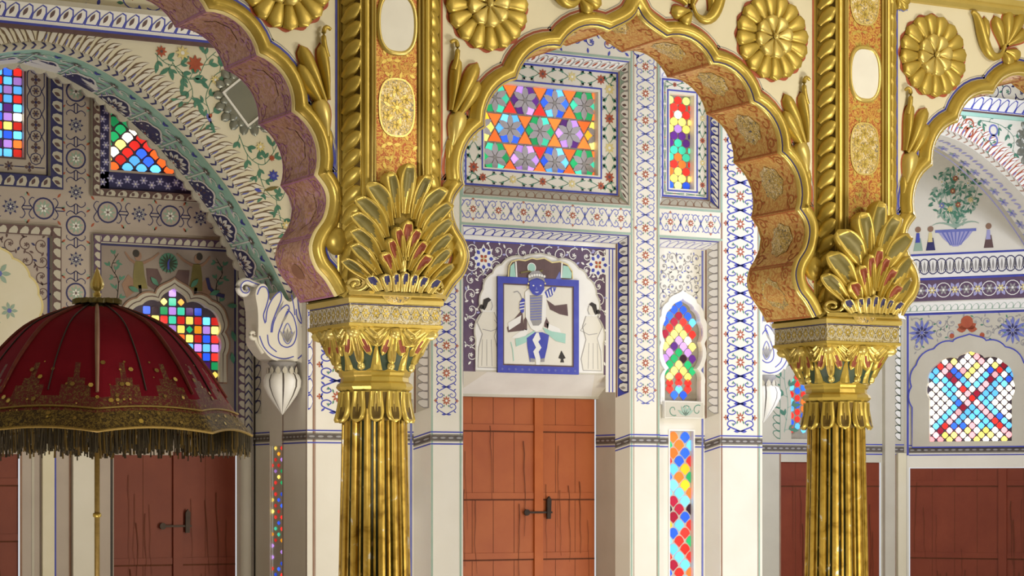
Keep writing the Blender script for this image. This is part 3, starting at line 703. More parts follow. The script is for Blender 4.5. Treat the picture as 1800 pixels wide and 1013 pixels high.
# ------------------------------------------------------------------ doors
dn = [0]
def door(S, u0, u1, z1, wood, label, seams, rails, seed, hasp=None, cracks=6):
    dn[0] += 1; r = sroot('door_%d' % dn[0]); r['label'] = label; r['category'] = 'door'; rnd = random.Random(seed)
    mid = seams[len(seams) // 2] if seams else (u0 + u1) / 2
    for a, b in ((u0, mid - .003), (mid + .003, u1)):
        m = MB(); m.slab(S, rectpts(a, .02, b, z1), wood, -.03, 0)
        n = max(2, round((b - a) / .16)); st = (b - a) / n
        for k in range(1, n): m.rect(S, a + st * k - .0015, .02, a + st * k + .0015, z1, 'crack_paint', .001)
        for z in rails:
            m.rect(S, a, z - .006, b, z + .003, 'crack_paint', .0012); m.slab(S, rectpts(a + .004, z + .004, b - .004, z + .042), wood, 0, .006)
        for k in range(cracks):
            x = rnd.uniform(a + .05, b - .05); y = rnd.uniform(.9, z1 - .1); P = [(x, y)]
            for j in range(7): x += rnd.uniform(-.006, .008); y -= rnd.uniform(.04, .10); P.append((x, y))
            m.ribbon(S, P, rnd.uniform(.0025, .006), 'crack_paint', .0075, .6)
        m.build('door_leaf', r)
    m = MB(); m.slab(S, rectpts(mid - .012, .02, mid + .048, z1), 'seam_wood' if wood == 'orange_wood' else wood, 0, .016); m.build('meeting_strip', r)
    if hasp:
        hx, hz = hasp; h = MB()
        h.slab(S, rectpts(hx - .07, hz - .006, hx + .10, hz + .006), 'iron', .016, .024); h.slab(S, [(hx + .06, hz - .04), (hx + .085, hz - .04), (hx + .09, hz + .08), (hx + .075, hz + .10), (hx + .06, hz + .08)], 'iron', .016, .03)
        h.slab(S, [(hx - .08 + .02 * cos(t * pi / 5), hz + .02 * sin(t * pi / 5)) for t in range(10)], 'iron', .016, .026)
        h.build('hasp', r)
    return r
door(wallp(YD), dl, dr - .006, 2.163, 'orange_wood', 'orange double door in the middle bay under the painted panel', [6.83], [1.955, 1.535, 1.165], 3, (6.84, 1.455))

# ------------------------------------------------------------------ recess arches (left and right)
HALF = [(0, 4.0), (.09, 3.990), (.24, 3.955), (.41, 3.881), (.58, 3.775), (.74, 3.66), (.91, 3.503), (1.08, 3.314), (1.22, 3.112), (1.36, 2.874), (1.50, 2.62)]
HC = catmull(HALF, 3)
def curve_map(C, Y0, sg=1):
    """surface hanging under curve C (x, z list), u along it, v into the depth, d towards the opening"""
    ls = [0.0]
    for a, b in zip(C, C[1:]): ls.append(ls[-1] + sqrt((a[0] - b[0]) ** 2 + (a[1] - b[1]) ** 2))
    def at(u):
        u = min(max(u, 0), ls[-1] - 1e-6); i = 0
        lo, hi = 0, len(ls) - 1
        while hi - lo > 1:
            md = (lo + hi) // 2
            if ls[md] <= u: lo = md
            else: hi = md
        i = lo; t = (u - ls[i]) / max(ls[i + 1] - ls[i], 1e-9); a, b = C[i], C[i + 1]
        dx, dz = b[0] - a[0], b[1] - a[1]; l = sqrt(dx * dx + dz * dz)
        return a[0] + dx * t, a[1] + dz * t, dz / l * sg, -dx / l * sg
    def S(u, v, d=0.0):
        x, z, nx, nz = at(u); return Vector((x + nx * d, Y0 + v, z + nz * d))
    S.L = ls[-1]; S.at = at
    return S
def offset_curve(C, e):
    o = []
    for i in range(len(C)):
        a, b = C[max(i - 1, 0)], C[min(i + 1, len(C) - 1)]; dx, dz = b[0] - a[0], b[1] - a[1]; l = sqrt(dx * dx + dz * dz) or 1
        o.append((C[i][0] + dz / l * e, C[i][1] - dx / l * e))
    return o
def recess_arch(mb, cx, dep, xin, xout, teal, light):
    """front face with arch opening, rope moulding, feather border and the vault behind it"""
    S = wallp(YS)
    full = [(cx - x, z) for x, z in HC[::-1]] + [(cx + x, z) for x, z in HC[1:]]
    L, R = cx - 1.5, cx + 1.5
    outl = [(min(L, xin), 5.0), (min(L, xin), 2.62)] + full + [(max(R, xout), 2.62), (max(R, xout), 5.0)]
    mb.poly(S, outl, 'lime_plaster' if light else 'cream_plaster', 0)
    V = curve_map(full, YS)                     # d>0 points outwards of the opening, use -d for its lining
    N = len(full); rows = [[S(p[0], p[1], 0) for p in full], [Vector((p[0], YS + dep, p[1])) for p in full]]
    mb.grid(rows, teal, False)
    mb.poly(wallp(YS + dep), outl, 'grey_plaster', 0)
    Q = lambda u, v, d=0.0: V(u, v, d)
    T = lambda u, v, d=0.0: (lambda q: Vector((q[0] - q[2] * v, YS - d, q[1] - q[3] * v)))(V.at(u))   # on the face: v = distance outside the curve
    n = int(V.L / .052)
    # rope: slanted two-tone beads
    mb.grid([[T(V.L * k / 120, 0.0, .004) for k in range(121)], [T(V.L * k / 120, .022, .016) for k in range(121)], [T(V.L * k / 120, .044, .004) for k in range(121)]], 'grey_plaster')
    for k in range(n):
        u = V.L * (k + .5) / n; mb.add([T(u - .012, .004, .007), T(u + .004, .004, .007), T(u + .022, .022, .018), T(u + .012, .040, .007), T(u - .004, .040, .007), T(u + .010, .022, .018)], [(0, 1, 2, 5), (5, 2, 3, 4)], 'navy_paint' if not light else 'brown_line')
    # feather border
    n = int(V.L / .055)
    for k in range(n):
        u = V.L * (k + .5) / n
        sg = 1 if u < V.L / 2 else -1
        for j, (l, sh) in enumerate(((.150, .030), (.105, .010))):
            P = bez((u + sg * .012 * j, .046), (u - sg * .004, .046 + l * .55), (u - sg * .010, .046 + l * .72), (u - sg * (.028 + sh), .046 + l), 8)
            for m_, w_, dd in (('feather_line' if not light else 'red_paint', .036, .001 + .0012 * j), ('lime_plaster' if not light else 'white_paint', .021, .0016 + .0012 * j)):
                Lf_, Rt_ = [], []
                for q in range(9):
                    t = q / 8; w = w_ * .5 * (.35 + .65 * sin(pi * min(1, .25 + t * .75)) if t < .75 else (1 - t) * 3.2 * .8)
                    a = atan2(P[min(q + 1, 8)][1] - P[max(q - 1, 0)][1], P[min(q + 1, 8)][0] - P[max(q - 1, 0)][0])
                    Lf_.append(T(P[q][0] - sin(a) * w, P[q][1] + cos(a) * w, dd)); Rt_.append(T(P[q][0] + sin(a) * w, P[q][1] - cos(a) * w, dd))
                mb.grid([Rt_, Lf_], m_, False)
        mb.leaf(T, (u + .012, .048), pi / 2 + sg * .25, .05, .008, 'soft_blue_paint', .002)
    return V, T
def vine(mb, S, pts, ink, w=.006, n=10, size=.05, flowers=(), seed=1):
    rnd = random.Random(seed); C = catmull(pts, 8); mb.ribbon(S, C, w, ink, .001, .3)
    for k in range(n):
        i = int((k + .5) / n * (len(C) - 2)); a = atan2(C[i + 1][1] - C[i][1], C[i + 1][0] - C[i][0]); sg = 1 if k % 2 else -1
        b = a + sg * rnd.uniform(.6, 1.2); st = (C[i][0] + cos(b) * size * .5, C[i][1] + sin(b) * size * .5)
        mb.ribbon(S, [C[i], st], w * .7, ink, .001)
        mb.leaf(S, st, b + sg * .3, size * rnd.uniform(.8, 1.3), size * .42, 'green_paint', .0016 + k * .00012)
        mb.leaf(S, st, b - sg * .6, size * .7, size * .3, 'green_paint', .0030 + k * .00012)
    for (x, y, r, m, m2) in flowers: mb.flower(S, (x, y), r, 8, m, m2, .0062); mb.disc(S, (x, y), r * .62, m, .0056, 10)

# ------------------------------------------------------------------ left recess (wall_left)
wl = MB(); SA = wallp(YAL)
V, T = recess_arch(wl, 3.65, .44, 2.15, XL, 'teal_paint', False)
Q = lambda u, v, d=0.0: V(u, v, d)
# vault lining: scalloped fans along the back edge, filigree in front of them
nf = int(V.L / .235); DP = .44
for k in range(nf):
    u = V.L * (k + .5) / nf; v0 = DP
    if u < V.L * .36: continue
    for rr, m, dd in ((1.0, 'white_paint', .004), (.90, 'navy_paint', .005)):
        lobes = []
        for t in range(41):
            a = pi * t / 40; r = .100 * rr * (1 + .10 * abs(sin(3.5 * a)))
            lobes.append((u + r * cos(a), v0 - 2.2 * r * sin(a)))
        wl.poly(Q, lobes, m, dd)
    for j in range(7):
        a = pi * (j + .5) / 7; c_ = (u + .035 * cos(a), v0 - .075 * sin(a)); e_ = (u + .088 * cos(a), v0 - .19 * sin(a)); aa = atan2(e_[1] - c_[1], e_[0] - c_[0]); ll = sqrt((e_[0] - c_[0]) ** 2 + (e_[1] - c_[1]) ** 2)
        wl.leaf(Q, c_, aa, ll, .030, 'white_paint', .006); wl.leaf(Q, c_, aa, ll * .55, .010, 'maroon_paint', .007)
    wl.flower(Q, (u, v0 - .03), .032, 6, 'white_paint', 'red_paint', .008)
    um = u + V.L * .5 / nf
    for sg in (1, -1):
        for j in range(4):
            wl.leaf(Q, (um + sg * .012, .12 + .075 * j), (.5 + .25 * j) if sg > 0 else pi - (.5 + .25 * j), .085 - .01 * j, .026, 'white_paint' if j % 2 == 0 else 'grey_plaster', .004)
            wl.leaf(Q, (um + sg * .012, .12 + .075 * j), (.5 + .25 * j) if sg > 0 else pi - (.5 + .25 * j), .05, .010, 'soft_blue_paint', .005)
    wl.flower(Q, (um, .10), .034, 7, 'maroon_paint', 'white_paint', .006); wl.ribbon(Q, [(um, .12), (um, .40)], .008, 'white_paint', .0035)
    for sg in (1, -1): wl.ribbon(Q, spiral((u + sg * .05, .12), .035, .008, 0, sg * 5.4, 12), .009, 'white_paint', .004); wl.leaf(Q, (u + sg * .02, .06), pi / 2 + sg * .5, .06, .02, 'blue_paint', .004)
wl.grid([[Q(V.L * k / 240, DP - .01, .003) for k in range(241)]] + [[Q(V.L * k / 240, v_, .012 + .026 * abs(sin(pi * nf * 3 * k / 240)) ** .7) for k in range(241)] for v_ in (DP - .004, DP + .02)] + [[Q(V.L * k / 240, DP + .025, 0) for k in range(241)]], 'grey_plaster', False)
# cornice over the arch
for z0, z1, m in ((4.100, 4.122, 'maroon_paint'), (4.122, 4.136, 'blue_paint'), (4.136, 4.150, 'white_paint')): wl.slab(wallp(YS), rectpts(2.15, z0, XL - .002, z1), m, 0, .02)
CB = quadmap((2.15, YS - .02, 4.150), (XL - .002, YS - .02, 4.150), (XL - .002, YS - .07, 4.235), (2.15, YS - .07, 4.235)); wl.rect(CB, 0, 0, CB.L, CB.W, 'white_paint', 0)
leafband(wl, CB, CB.L, CB.W, .075, None, 'white_paint', 'blue_paint', heart='maroon_paint')
wl.box(2.15, XL - .002, YS - .075, YS, 4.235, 4.262, 'grey_plaster')
filigree(wl, wallp(YS), 3.3, 4.27, XL, 4.55, .13, 'blue_paint', flw='red_paint', lf='green_paint', w=.007)
# spandrel vines
SS = wallp(YS)
vine(wl, SS, [(4.30, 4.04), (4.36, 3.99), (4.43, 3.97), (4.50, 3.90), (4.52, 3.82), (4.47, 3.75)], 'green_paint', .005, 9, .062, [(4.335, 4.052, .034, 'red_paint', 'maroon_paint'), (4.46, 4.055, .042, 'yellow_paint', 'white_paint')], 1)
vine(wl, SS, [(4.40, 4.00), (4.46, 3.925), (4.55, 3.93), (4.60, 4.02), (4.66, 4.08)], 'green_paint', .005, 9, .062, [(4.535, 4.0, .052, 'red_paint', 'red_paint')], 2)
vine(wl, SS, [(4.56, 3.62), (4.62, 3.72), (4.60, 3.82), (4.66, 3.95), (4.76, 3.98), (4.80, 3.90)], 'green_paint', .005, 11, .062, [(4.80, 4.04, .03, 'red_paint', 'yellow_paint'), (4.655, 3.92, .028, 'yellow_paint', 'white_paint')], 3)
vine(wl, SS, [(4.80, 3.62), (4.86, 3.50), (4.95, 3.46), (5.02, 3.55), (5.06, 3.66)], 'green_paint', .005, 10, .06, [(4.93, 3.56, .03, 'yellow_paint', 'white_paint'), (5.06, 3.60, .03, 'red_paint', 'maroon_paint')], 4)
vine(wl, SS, [(4.92, 3.42), (4.96, 3.32), (5.05, 3.26), (5.10, 3.36)], 'green_paint', .005, 7, .055, [(5.01, 3.40, .035, 'blue_paint', 'soft_blue_paint'), (5.00, 3.50, .02, 'red_paint', 'red_paint')], 5)
vine(wl, SS, [(5.04, 3.22), (5.07, 3.1), (5.12, 3.02), (5.13, 2.9)], 'green_paint', .005, 7, .055, [(5.09, 3.12, .03, 'yellow_paint', 'white_paint')], 6)
for (x, z, a, l, m) in ((4.60, 3.735, -1.1, .075, 'soft_blue_paint'), (4.625, 3.69, -1.2, .08, 'green_paint'), (4.615, 3.70, .9, .035, 'red_paint'), (4.95, 3.31, .3, .10, 'olive_paint'), (4.94, 3.305, 2.9, .05, 'blue_paint')): wl.leaf(SS, (x, z), a, l, .022, m, .003)

# back of the recess with its panels
ga = (3.403, 3.503, 3.747, 4.02); gb = (4.266, 3.469, 4.99, 3.93)
cfl = foil(4.654, 2.235, .285, 2.42, [(.275, 2.52), (.285, 2.60), (.20, 2.685), (.09, 2.71)], 2.795)
dA = (4.283, 0, 5.050, 1.80); dB = (2.95, 0, 3.724, 1.80)
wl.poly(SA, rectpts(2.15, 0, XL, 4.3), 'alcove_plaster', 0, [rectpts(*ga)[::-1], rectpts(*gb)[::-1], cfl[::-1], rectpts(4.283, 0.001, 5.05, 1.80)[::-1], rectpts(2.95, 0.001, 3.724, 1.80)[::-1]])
def ovals(S, L, W, step, rev=0):
    n = max(1, round(L / step)); U = L / n
    for k in range(n):
        c = ((k + .5) * U, W / 2)
        if (k + rev) % 2 == 0:
            wl.ring(S, c, W * .36, .010, 'navy_paint', .001); wl.flower(S, c, W * .30, 9, 'green_line', 'black_paint', .0012); wl.flower(S, c, W * .16, 6, 'white_paint', 'maroon_paint', .002)
        else:
            wl.flower(S, c, W * .30, 8, 'navy_paint', 'navy_paint', .001); wl.disc(S, c, W * .20, 'grey_paint', .002); wl.flower(S, c, W * .15, 8, 'navy_paint', 'white_paint', .003)
        for sg in (1, -1):
            wl.ribbon(S, [(c[0] + U * .36, W * .5 + sg * W * .06), (c[0] + U * .64, W * .5 + sg * W * .06)], .006, 'navy_paint', .001)
            for h in (1, -1):
                wl.ribbon(S, catmull([(c[0] + h * U * .34, W / 2), (c[0] + h * U * .44, W * (.5 + sg * .2)), (c[0] + h * U * .36, W * (.5 + sg * .36)), (c[0] + h * U * .28, W * (.5 + sg * .34))], 4), .006, 'navy_paint', .001, .3)
                wl.leaf(S, (c[0] + h * U * .42, W * (.5 + sg * .40)), sg * h * .9 + (0 if h > 0 else pi), W * .2, W * .08, 'green_line' if k % 2 else 'red_paint', .001)
ovals(lambda u, v, d=0: SA(4.132 - v, 2.25 + u, d), 1.95, .155, .195)
ovals(lambda u, v, d=0: SA(2.6 + u, 3.135 + v, d), 1.36, .165, .195, 0); ovals(lambda u, v, d=0: SA(4.15 + u, 3.135 + v, d), .96, .165, .195, 0)
# upper frames: navy floral borders and plaster mouldings
def panel_frame(o, g, wo, inner):
    wl.slab(SA, rectpts(*o), 'grey_plaster', 0, .030, [rectpts(o[0] + wo, o[1] + wo, o[2] - wo, o[3] - wo)[::-1]])
    for (u0, v0, L, vert) in ((o[0], o[1], o[2] - o[0], 0), (o[0], o[1], o[3] - o[1], 1), (o[2] - wo, o[1], o[3] - o[1], 1), (o[0], o[3] - wo, o[2] - o[0], 0)):
        leafband(wl, (lambda u, v, d=0, u0=u0, v0=v0, vert=vert: SA(u0 + wo - v, v0 + u, d + .035) if vert else SA(u0 + u, v0 + v, d + .031)), L, wo, .07, inner, 'grey_plaster', inner, heart='maroon_paint')
panel_frame((3.18, 3.328, 3.969, 4.20), ga, .075, 'navy_paint')
panel_frame((4.145, 3.306, 5.13, 4.20), gb, .045, 'maroon_paint')
wl.frame(SA, ga[0] - .14, ga[1] - .10, ga[2] + .14, 4.2, .008, 'navy_paint', .002); wl.frame(SA, ga[0] - .012, ga[1] - .012, ga[2] + .012, ga[3] + .012, .010, 'maroon_paint', .003)
for k in range(5):
    z = 3.50 + .13 * k
    wl.flower(SA, (ga[2] + .07, z), .022, 6, 'maroon_paint', 'navy_paint', .002); wl.ring(SA, (ga[2] + .07, z), .034, .005, 'navy_paint', .002, 8)
    wl.flower(SA, (ga[2] + .07, z + .065), .03, 4, 'maroon_paint', 'navy_paint', .002)
    for sg in (1, -1): wl.ribbon(SA, [(ga[2] + .07 + sg * .034, z), (ga[2] + .07 + sg * .05, z + .03), (ga[2] + .07 + sg * .05, z + .10), (ga[2] + .07 + sg * .034, z + .13)], .005, 'navy_paint', .002)
for k in range(4):
    x = 3.42 + .12 * k; wl.flower(SA, (x, 3.45), .03, 4 if k % 2 else 7, 'maroon_paint', 'navy_paint', .002); wl.ribbon(SA, [(x + .03, 3.45), (x + .09, 3.45)], .006, 'navy_paint', .0015)
wl.rect(SA, 4.19, 3.355, 5.10, gb[1] - .014, 'navy_paint', .002); wl.rect(SA, 4.19, 3.355, gb[0] - .012, 4.1, 'navy_paint', .002)
for k in range(18): wl.flower(SA, (4.215 + .05 * k, 3.405 + (.012 if k % 2 else -.012)), .026, 6, 'pale_violet_paint', 'white_paint', .003)
for k in range(12): wl.flower(SA, (4.222 + (.012 if k % 2 else -.008), 3.46 + .05 * k), .024, 6, 'pale_violet_paint', 'white_paint', .003)
# lower left niche: violet floral round a pale cusped field
wl.slab(SA, rectpts(3.19, 2.0, 3.958, 3.113), 'grey_plaster', 0, .030, [rectpts(3.24, 2.0, 3.905, 3.06)[::-1]])
leafband(wl, lambda u, v, d=0: SA(3.958 - v, 2.0 + u, d + .035), 1.11, .055, .062, 'maroon_paint', 'grey_plaster', 'maroon_paint'); leafband(wl, lambda u, v, d=0: SA(3.19 + u, 3.058 + v, d + .031), .77, .055, .062, 'maroon_paint', 'grey_plaster', 'maroon_paint')
cfn = foil(3.56, 2.05, .28, 2.6, [(.27, 2.72), (.22, 2.82), (.12, 2.92)], 3.0)
filigree(wl, SA, 3.25, 2.05, 3.90, 3.05, .09, 'maroon_paint', flw='maroon_paint', lf='navy_paint', w=.007, inside=lambda x, y: not inpoly((x, y), cfn))
wl.slab(SA, cfn, 'cream_plaster', 0, .008); wl.ribbon(SA, cfn, .012, 'yellow_paint', .009, 0, True)
wl.rect(SA, 3.885, 2.0, 3.897, 3.05, 'blue_paint', .003)
for (x, z, r) in ((3.60, 2.83, .07), (3.66, 2.62, .05), (3.55, 2.55, .06)): wl.flower(SA, (x, z), r, 7, 'green_line', 'soft_blue_paint', .010)
# lower right niche: painted figures round the cusped window
wl.slab(SA, rectpts(4.15, 1.98, 5.09, 3.085), 'grey_plaster', 0, .030, [rectpts(4.195, 1.98, 5.045, 3.035)[::-1]])
wl.rect(SA, 4.195, 1.98, 5.045, 3.035, 'figure_ground', .001) if False else wl.poly(SA, rectpts(4.195, 1.98, 5.045, 3.035), 'figure_ground', .001, [cfl[::-1]])
leafband(wl, lambda u, v, d=0: SA(4.15 + u, 3.04 + v, d + .031), .94, .045, .05, 'violet_paint', 'grey_plaster', 'violet_paint'); leafband(wl, lambda u, v, d=0: SA(4.193 - v, 1.98 + u, d + .035), 1.1, .042, .05, 'violet_paint', 'grey_plaster', 'violet_paint'); leafband(wl, lambda u, v, d=0: SA(5.09 - v, 1.98 + u, d + .035), 1.1, .045, .05, 'violet_paint', 'grey_plaster', 'violet_paint')
wl.frame(SA, 4.195, 1.97, 5.045, 3.035, .012, 'navy_paint', .003)
ofl = foil(4.654, 2.235, .33, 2.40, [(.32, 2.54), (.33, 2.63), (.235, 2.725), (.12, 2.755)], 2.85)
wl.slab(SA, ofl, 'grey_plaster', 0, .010, [cfl[::-1]]); wl.ribbon(SA, ofl, .010, 'brown_line', .011, 0, True); wl.ribbon(SA, foil(4.654, 2.235, .305, 2.41, [(.295, 2.53), (.305, 2.615), (.215, 2.705), (.10, 2.73)], 2.82), .006, 'maroon_paint', .0115, 0, True)
for sg, hx in ((1, 4.43), (-1, 4.80)):
    q = lambda x, y: (hx + sg * x, y)
    wl.poly(SA, [q(-.02, 2.94), q(.03, 2.94), q(.04, 2.86), q(.06, 2.78), q(-.03, 2.78), q(-.03, 2.86)], 'olive_paint', .004)
    wl.ell(SA, q(.0, 2.97), .022, .028, 'brown_line', .005); wl.ell(SA, q(-.012, 2.985), .02, .022, 'black_paint', .006)
    wl.ribbon(SA, [q(.03, 2.93), q(.09, 2.96), q(.13, 2.995)], .018, 'brown_line', .005, .4); wl.ribbon(SA, [q(-.02, 2.93), q(-.05, 2.95), q(-.08, 2.99)], .018, 'brown_line', .005, .4)
    wl.poly(SA, [q(.05, 2.90), q(.12, 2.90), q(.15, 2.84), q(.11, 2.77), q(.06, 2.80)], 'maroon_paint', .004)
    wl.poly(SA, [q(-.06, 2.86), q(-.10, 2.80), q(-.07, 2.72), q(-.02, 2.76), q(.01, 2.80)], 'brown_line', .0035)
    wl.ribbon(SA, [q(.01, 2.80), q(.02, 2.73)], .02, 'black_paint', .004, .4)
    vine(wl, SA, [q(-.13, 2.70), q(-.12, 2.82), q(-.16, 2.90), q(-.12, 2.98)], 'green_paint', .005, 8, .04, (), 9)
wl.disc(SA, (4.618, 2.94), .058, 'green_paint', .003, 16)
for k in range(14): wl.leaf(SA, (4.618, 2.935), k * pi / 7, .062, .012, 'dark_green_paint', .004)
wl.ribbon(SA, [(4.618, 2.90), (4.616, 2.94), (4.625, 2.96)], .014, 'blue_paint', .006, .5)
for sg in (1, -1):
    for (x, z, a) in ((.10, 2.80, .8), (.22, 2.76, .4), (.33, 2.70, 0), (.36, 2.55, -1.2), (.36, 2.42, -1.4)): wl.leaf(SA, (4.654 + sg * x, z), a if sg > 0 else pi - a, .07, .03, 'green_paint', .012)
wl.ribbon(SA, [(4.86, 2.86), (4.875, 2.80), (4.92, 2.765), (4.97, 2.755)], .022, 'navy_paint', .006)
# pilasters and dado below
for x, m in ((3.73, 'brown_line'), (3.80, 'grey_plaster'), (3.93, 'blue_paint'), (4.02, 'brown_line'), (4.19, 'brown_line'), (4.27, 'black_paint')): wl.rect(SA, x - .007, 0, x + .007, 1.86, m, .002)
wl.slab(SA, rectpts(4.03, 0, 4.185, 1.86), 'lime_plaster', 0, .03); wl.slab(SA, rectpts(3.85, 0, 3.92, 1.86), 'cream_plaster', 0, .025)
band(wl, SA, 3.75, 4.28, BANDZ)
OB = 4.20
# side pier of the recess at the jamb, round roll with painted leaves
for r_, xc in ((.035, 5.112),):
    wl.grid([[(xc + r_ * cos(a), YAL - r_ * .9 * sin(a), z) for a in [pi * t / 8 for t in range(9)]] for z in (0, 1.86)], 'lime_plaster'); wl.grid([[(xc + r_ * cos(a), YAL - r_ * .9 * sin(a), z) for a in [pi * t / 8 for t in range(9)]] for z in (1.86, 2.75)], 'grey_plaster')
for k in range(16):
    z = 1.95 + .05 * k; wl.add([(5.085, YAL - .034, z), (5.112, YAL - .038, z + .035), (5.139, YAL - .034, z), (5.139, YAL - .034, z + .012), (5.112, YAL - .038, z + .045), (5.085, YAL - .034, z + .012)], [(0, 1, 4, 5), (1, 2, 3, 4)], 'navy_paint')
struct(wl.build('wall_left'))

def gridpanes(q, cols, rows, cw, ch, x0, z1, inside=None):
    def f(g, S):
        for r, row in enumerate(rows):
            for k, c in enumerate(row):
                if c == ' ': continue
                x, z = x0 + cw * k, z1 - ch * r
                if inside and not inpoly((x, z), inside): continue
                if not (q[0] < x < q[2] and q[1] < z < q[3]): continue
                if c in 'YAG' and (r + k) % 2: pts = [(x + cw * .40 * cos(t * pi / 4) * (1 if t % 2 == 0 else .8), z + ch * .40 * sin(t * pi / 4) * (1 if t % 2 == 0 else .8)) for t in range(8)]
                else: pts = [(x + a * cw * .42, z + b * ch * .42) for a, b in ((-1, -.8), (-.8, -1), (.8, -1), (1, -.8), (1, .8), (.8, 1), (-.8, 1), (-1, .8))]
                pts = [(min(max(a, q[0] + .002), q[2] - .002), min(max(b, q[1] + .002), q[3] - .002)) for a, b in pts]
                g.poly(S, pts, gm(c), .003)
    return f
window(SA, rectpts(*ga), .03, 'tracery_dark', gridpanes(ga, 6, ['BLVLBR', 'LBLRLV', 'VYBLVL', 'BLVRLR', 'YVRLPL', 'LBLBVW', 'VLBRYR', 'BYVLBL', 'LVBPVO', 'VLVLLR'], .0573, .0517, ga[0] + .0287, ga[3] - .026), 'tall blue and violet stained glass window at the left edge of the recess')
def trifill(g, S):
    cw, ch = .086, .0445; SCALE = [(-.5, -.05), (-.41, .42), (-.22, .80), (0, .93), (.22, .80), (.41, .42), (.5, -.05), (.27, -.45), (0, -.92), (-.27, -.45)]
    x0, z0 = 4.462, 3.577
    for r in range(-3, 9):
        for k in range(-3, 7):
            x = x0 + cw * k + (cw / 2 if r % 2 else 0); z = z0 + ch * r
            if not (gb[0] - .03 < x < gb[2] and gb[1] - .03 < z < gb[3] - .02): continue
            c = -r - abs(x - x0) / (cw / 2)
            m = 'B' if c >= -.2 else 'R' if c >= -2.6 else 'Y' if c >= -4.6 else 'G' if x < x0 else 'R'
            m = {'R': random.choice('RO'), 'B': random.choice('BL'), 'Y': random.choice('YW')}.get(m, m)
            pts = [(min(max(x + a * cw * .80, gb[0] + .002), gb[2]), max(z + b * ch * .74, gb[1] + .002)) for a, b in SCALE]
            if max(p[1] for p in pts) - min(p[1] for p in pts) > .01 and max(p[0] for p in pts) - min(p[0] for p in pts) > .01: g.poly(S, pts, gm(m), .003)
window(SA, rectpts(*gb), .03, 'tracery_dark', trifill, 'fish-scale stained glass window cut off by the slope of the left recess arch')
rows_l = ['     V     ', '    YTA    ', '  BDGVTPB  ', ' LRYRTRYRLR', 'BRGYYVYGAVY', 'VORYOTOYRBR', 'LBVLVTVLVLV', 'RYRTRYRLRBR', 'YGYPYGAVYPG', 'RYRBRYRLROY', 'LVBVLVLVBPV']
window(SA, cfl, .03, 'tracery_dark', gridpanes((4.36, 2.23, 4.95, 2.80), 11, rows_l, .0535, .0535, 4.654 - .0535 * 5, 2.765, cfl), 'cusped stained glass window of square panes behind the red parasol')
door(plane((0, YAL + .01, 0)), dA[0] - .01, dA[2] - .004, 1.82, 'shaded_orange_wood', 'shaded red-brown door behind the pole of the red parasol', [4.66], [1.15], 5, (4.66, 1.38))
door(plane((0, YAL + .02, 0)), dB[0], dB[2] - .004, 1.82, 'shaded_orange_wood', 'shaded red-brown door cut off by the left edge of the photo', [3.34], [1.62, 1.30], 8)

# ------------------------------------------------------------------ right recess (wall_right)
wr = MB(); SB = wallp(YAR)
V2, T2 = recess_arch(wr, 9.80, .26, XR, 11.3, 'lime_plaster', True)
OF = (10.38, YAR); ANG = radians(54); UF = (cos(ANG), -sin(ANG)); SF = plane((OF[0], OF[1], 0), (UF[0], UF[1], 0), (0, 0, 1), (-sin(ANG), -cos(ANG), 0))
fq = lambda px, py: RP(px, py, OF, UF)
Q2 = lambda u, v, d=0.0: V2(u, v, d)
for k in range(40):
    u = V2.L * (k + .5) / 40
    wr.flower(Q2, (u, .22), .045, 6, 'pale_violet_paint', 'soft_blue_paint', .003)
    for j in range(3): wr.leaf(Q2, (u - .05 + .05 * j, .08), pi / 2 - .4 + .4 * j, .06, .02, 'pale_violet_paint', .003)
    wr.leaf(Q2, (u + .06, .22), 0, .05, .02, 'green_line', .003)
wr.grid([[Q2(V2.L * k / 120, .30, .003) for k in range(121)], [Q2(V2.L * k / 120, .315, .003) for k in range(121)]], 'pale_violet_paint', False)
for z0, z1, m in ((4.140, 4.165, 'teal_paint'), (4.165, 4.178, 'maroon_paint')): wr.slab(wallp(YS), rectpts(XR, z0, 11.3, z1), m, 0, .02)
CR = quadmap((XR, YS - .02, 4.178), (11.3, YS - .02, 4.178), (11.3, YS - .07, 4.27), (XR, YS - .07, 4.27)); wr.rect(CR, 0, 0, CR.L, CR.W, 'white_paint', 0)
leafband(wr, CR, CR.L, CR.W, .075, None, 'white_paint', 'blue_paint')
filigree(wr, wallp(YS), 9.4, 4.28, 11.0, 4.5, .12, 'navy_paint', flw='green_paint', lf='green_paint', w=.008)
for (x, z, r, m) in ((10.11, 4.085, .035, 'red_paint'), (10.11, 4.03, .03, 'red_paint'), (10.32, 4.06, .035, 'soft_blue_paint'), (10.32, 3.99, .035, 'soft_blue_paint')): wr.ring(wallp(YS), (x, z), r, .012, m, .002)
vine(wr, wallp(YS), [(9.85, 4.12), (10.0, 4.07), (10.12, 4.10), (10.25, 4.0), (10.3, 3.9)], 'green_paint', .005, 9, .05, (), 4)
vine(wr, wallp(YS), [(10.2, 4.12), (10.38, 4.10), (10.5, 4.02), (10.48, 3.9)], 'green_paint', .005, 8, .05, (), 5)
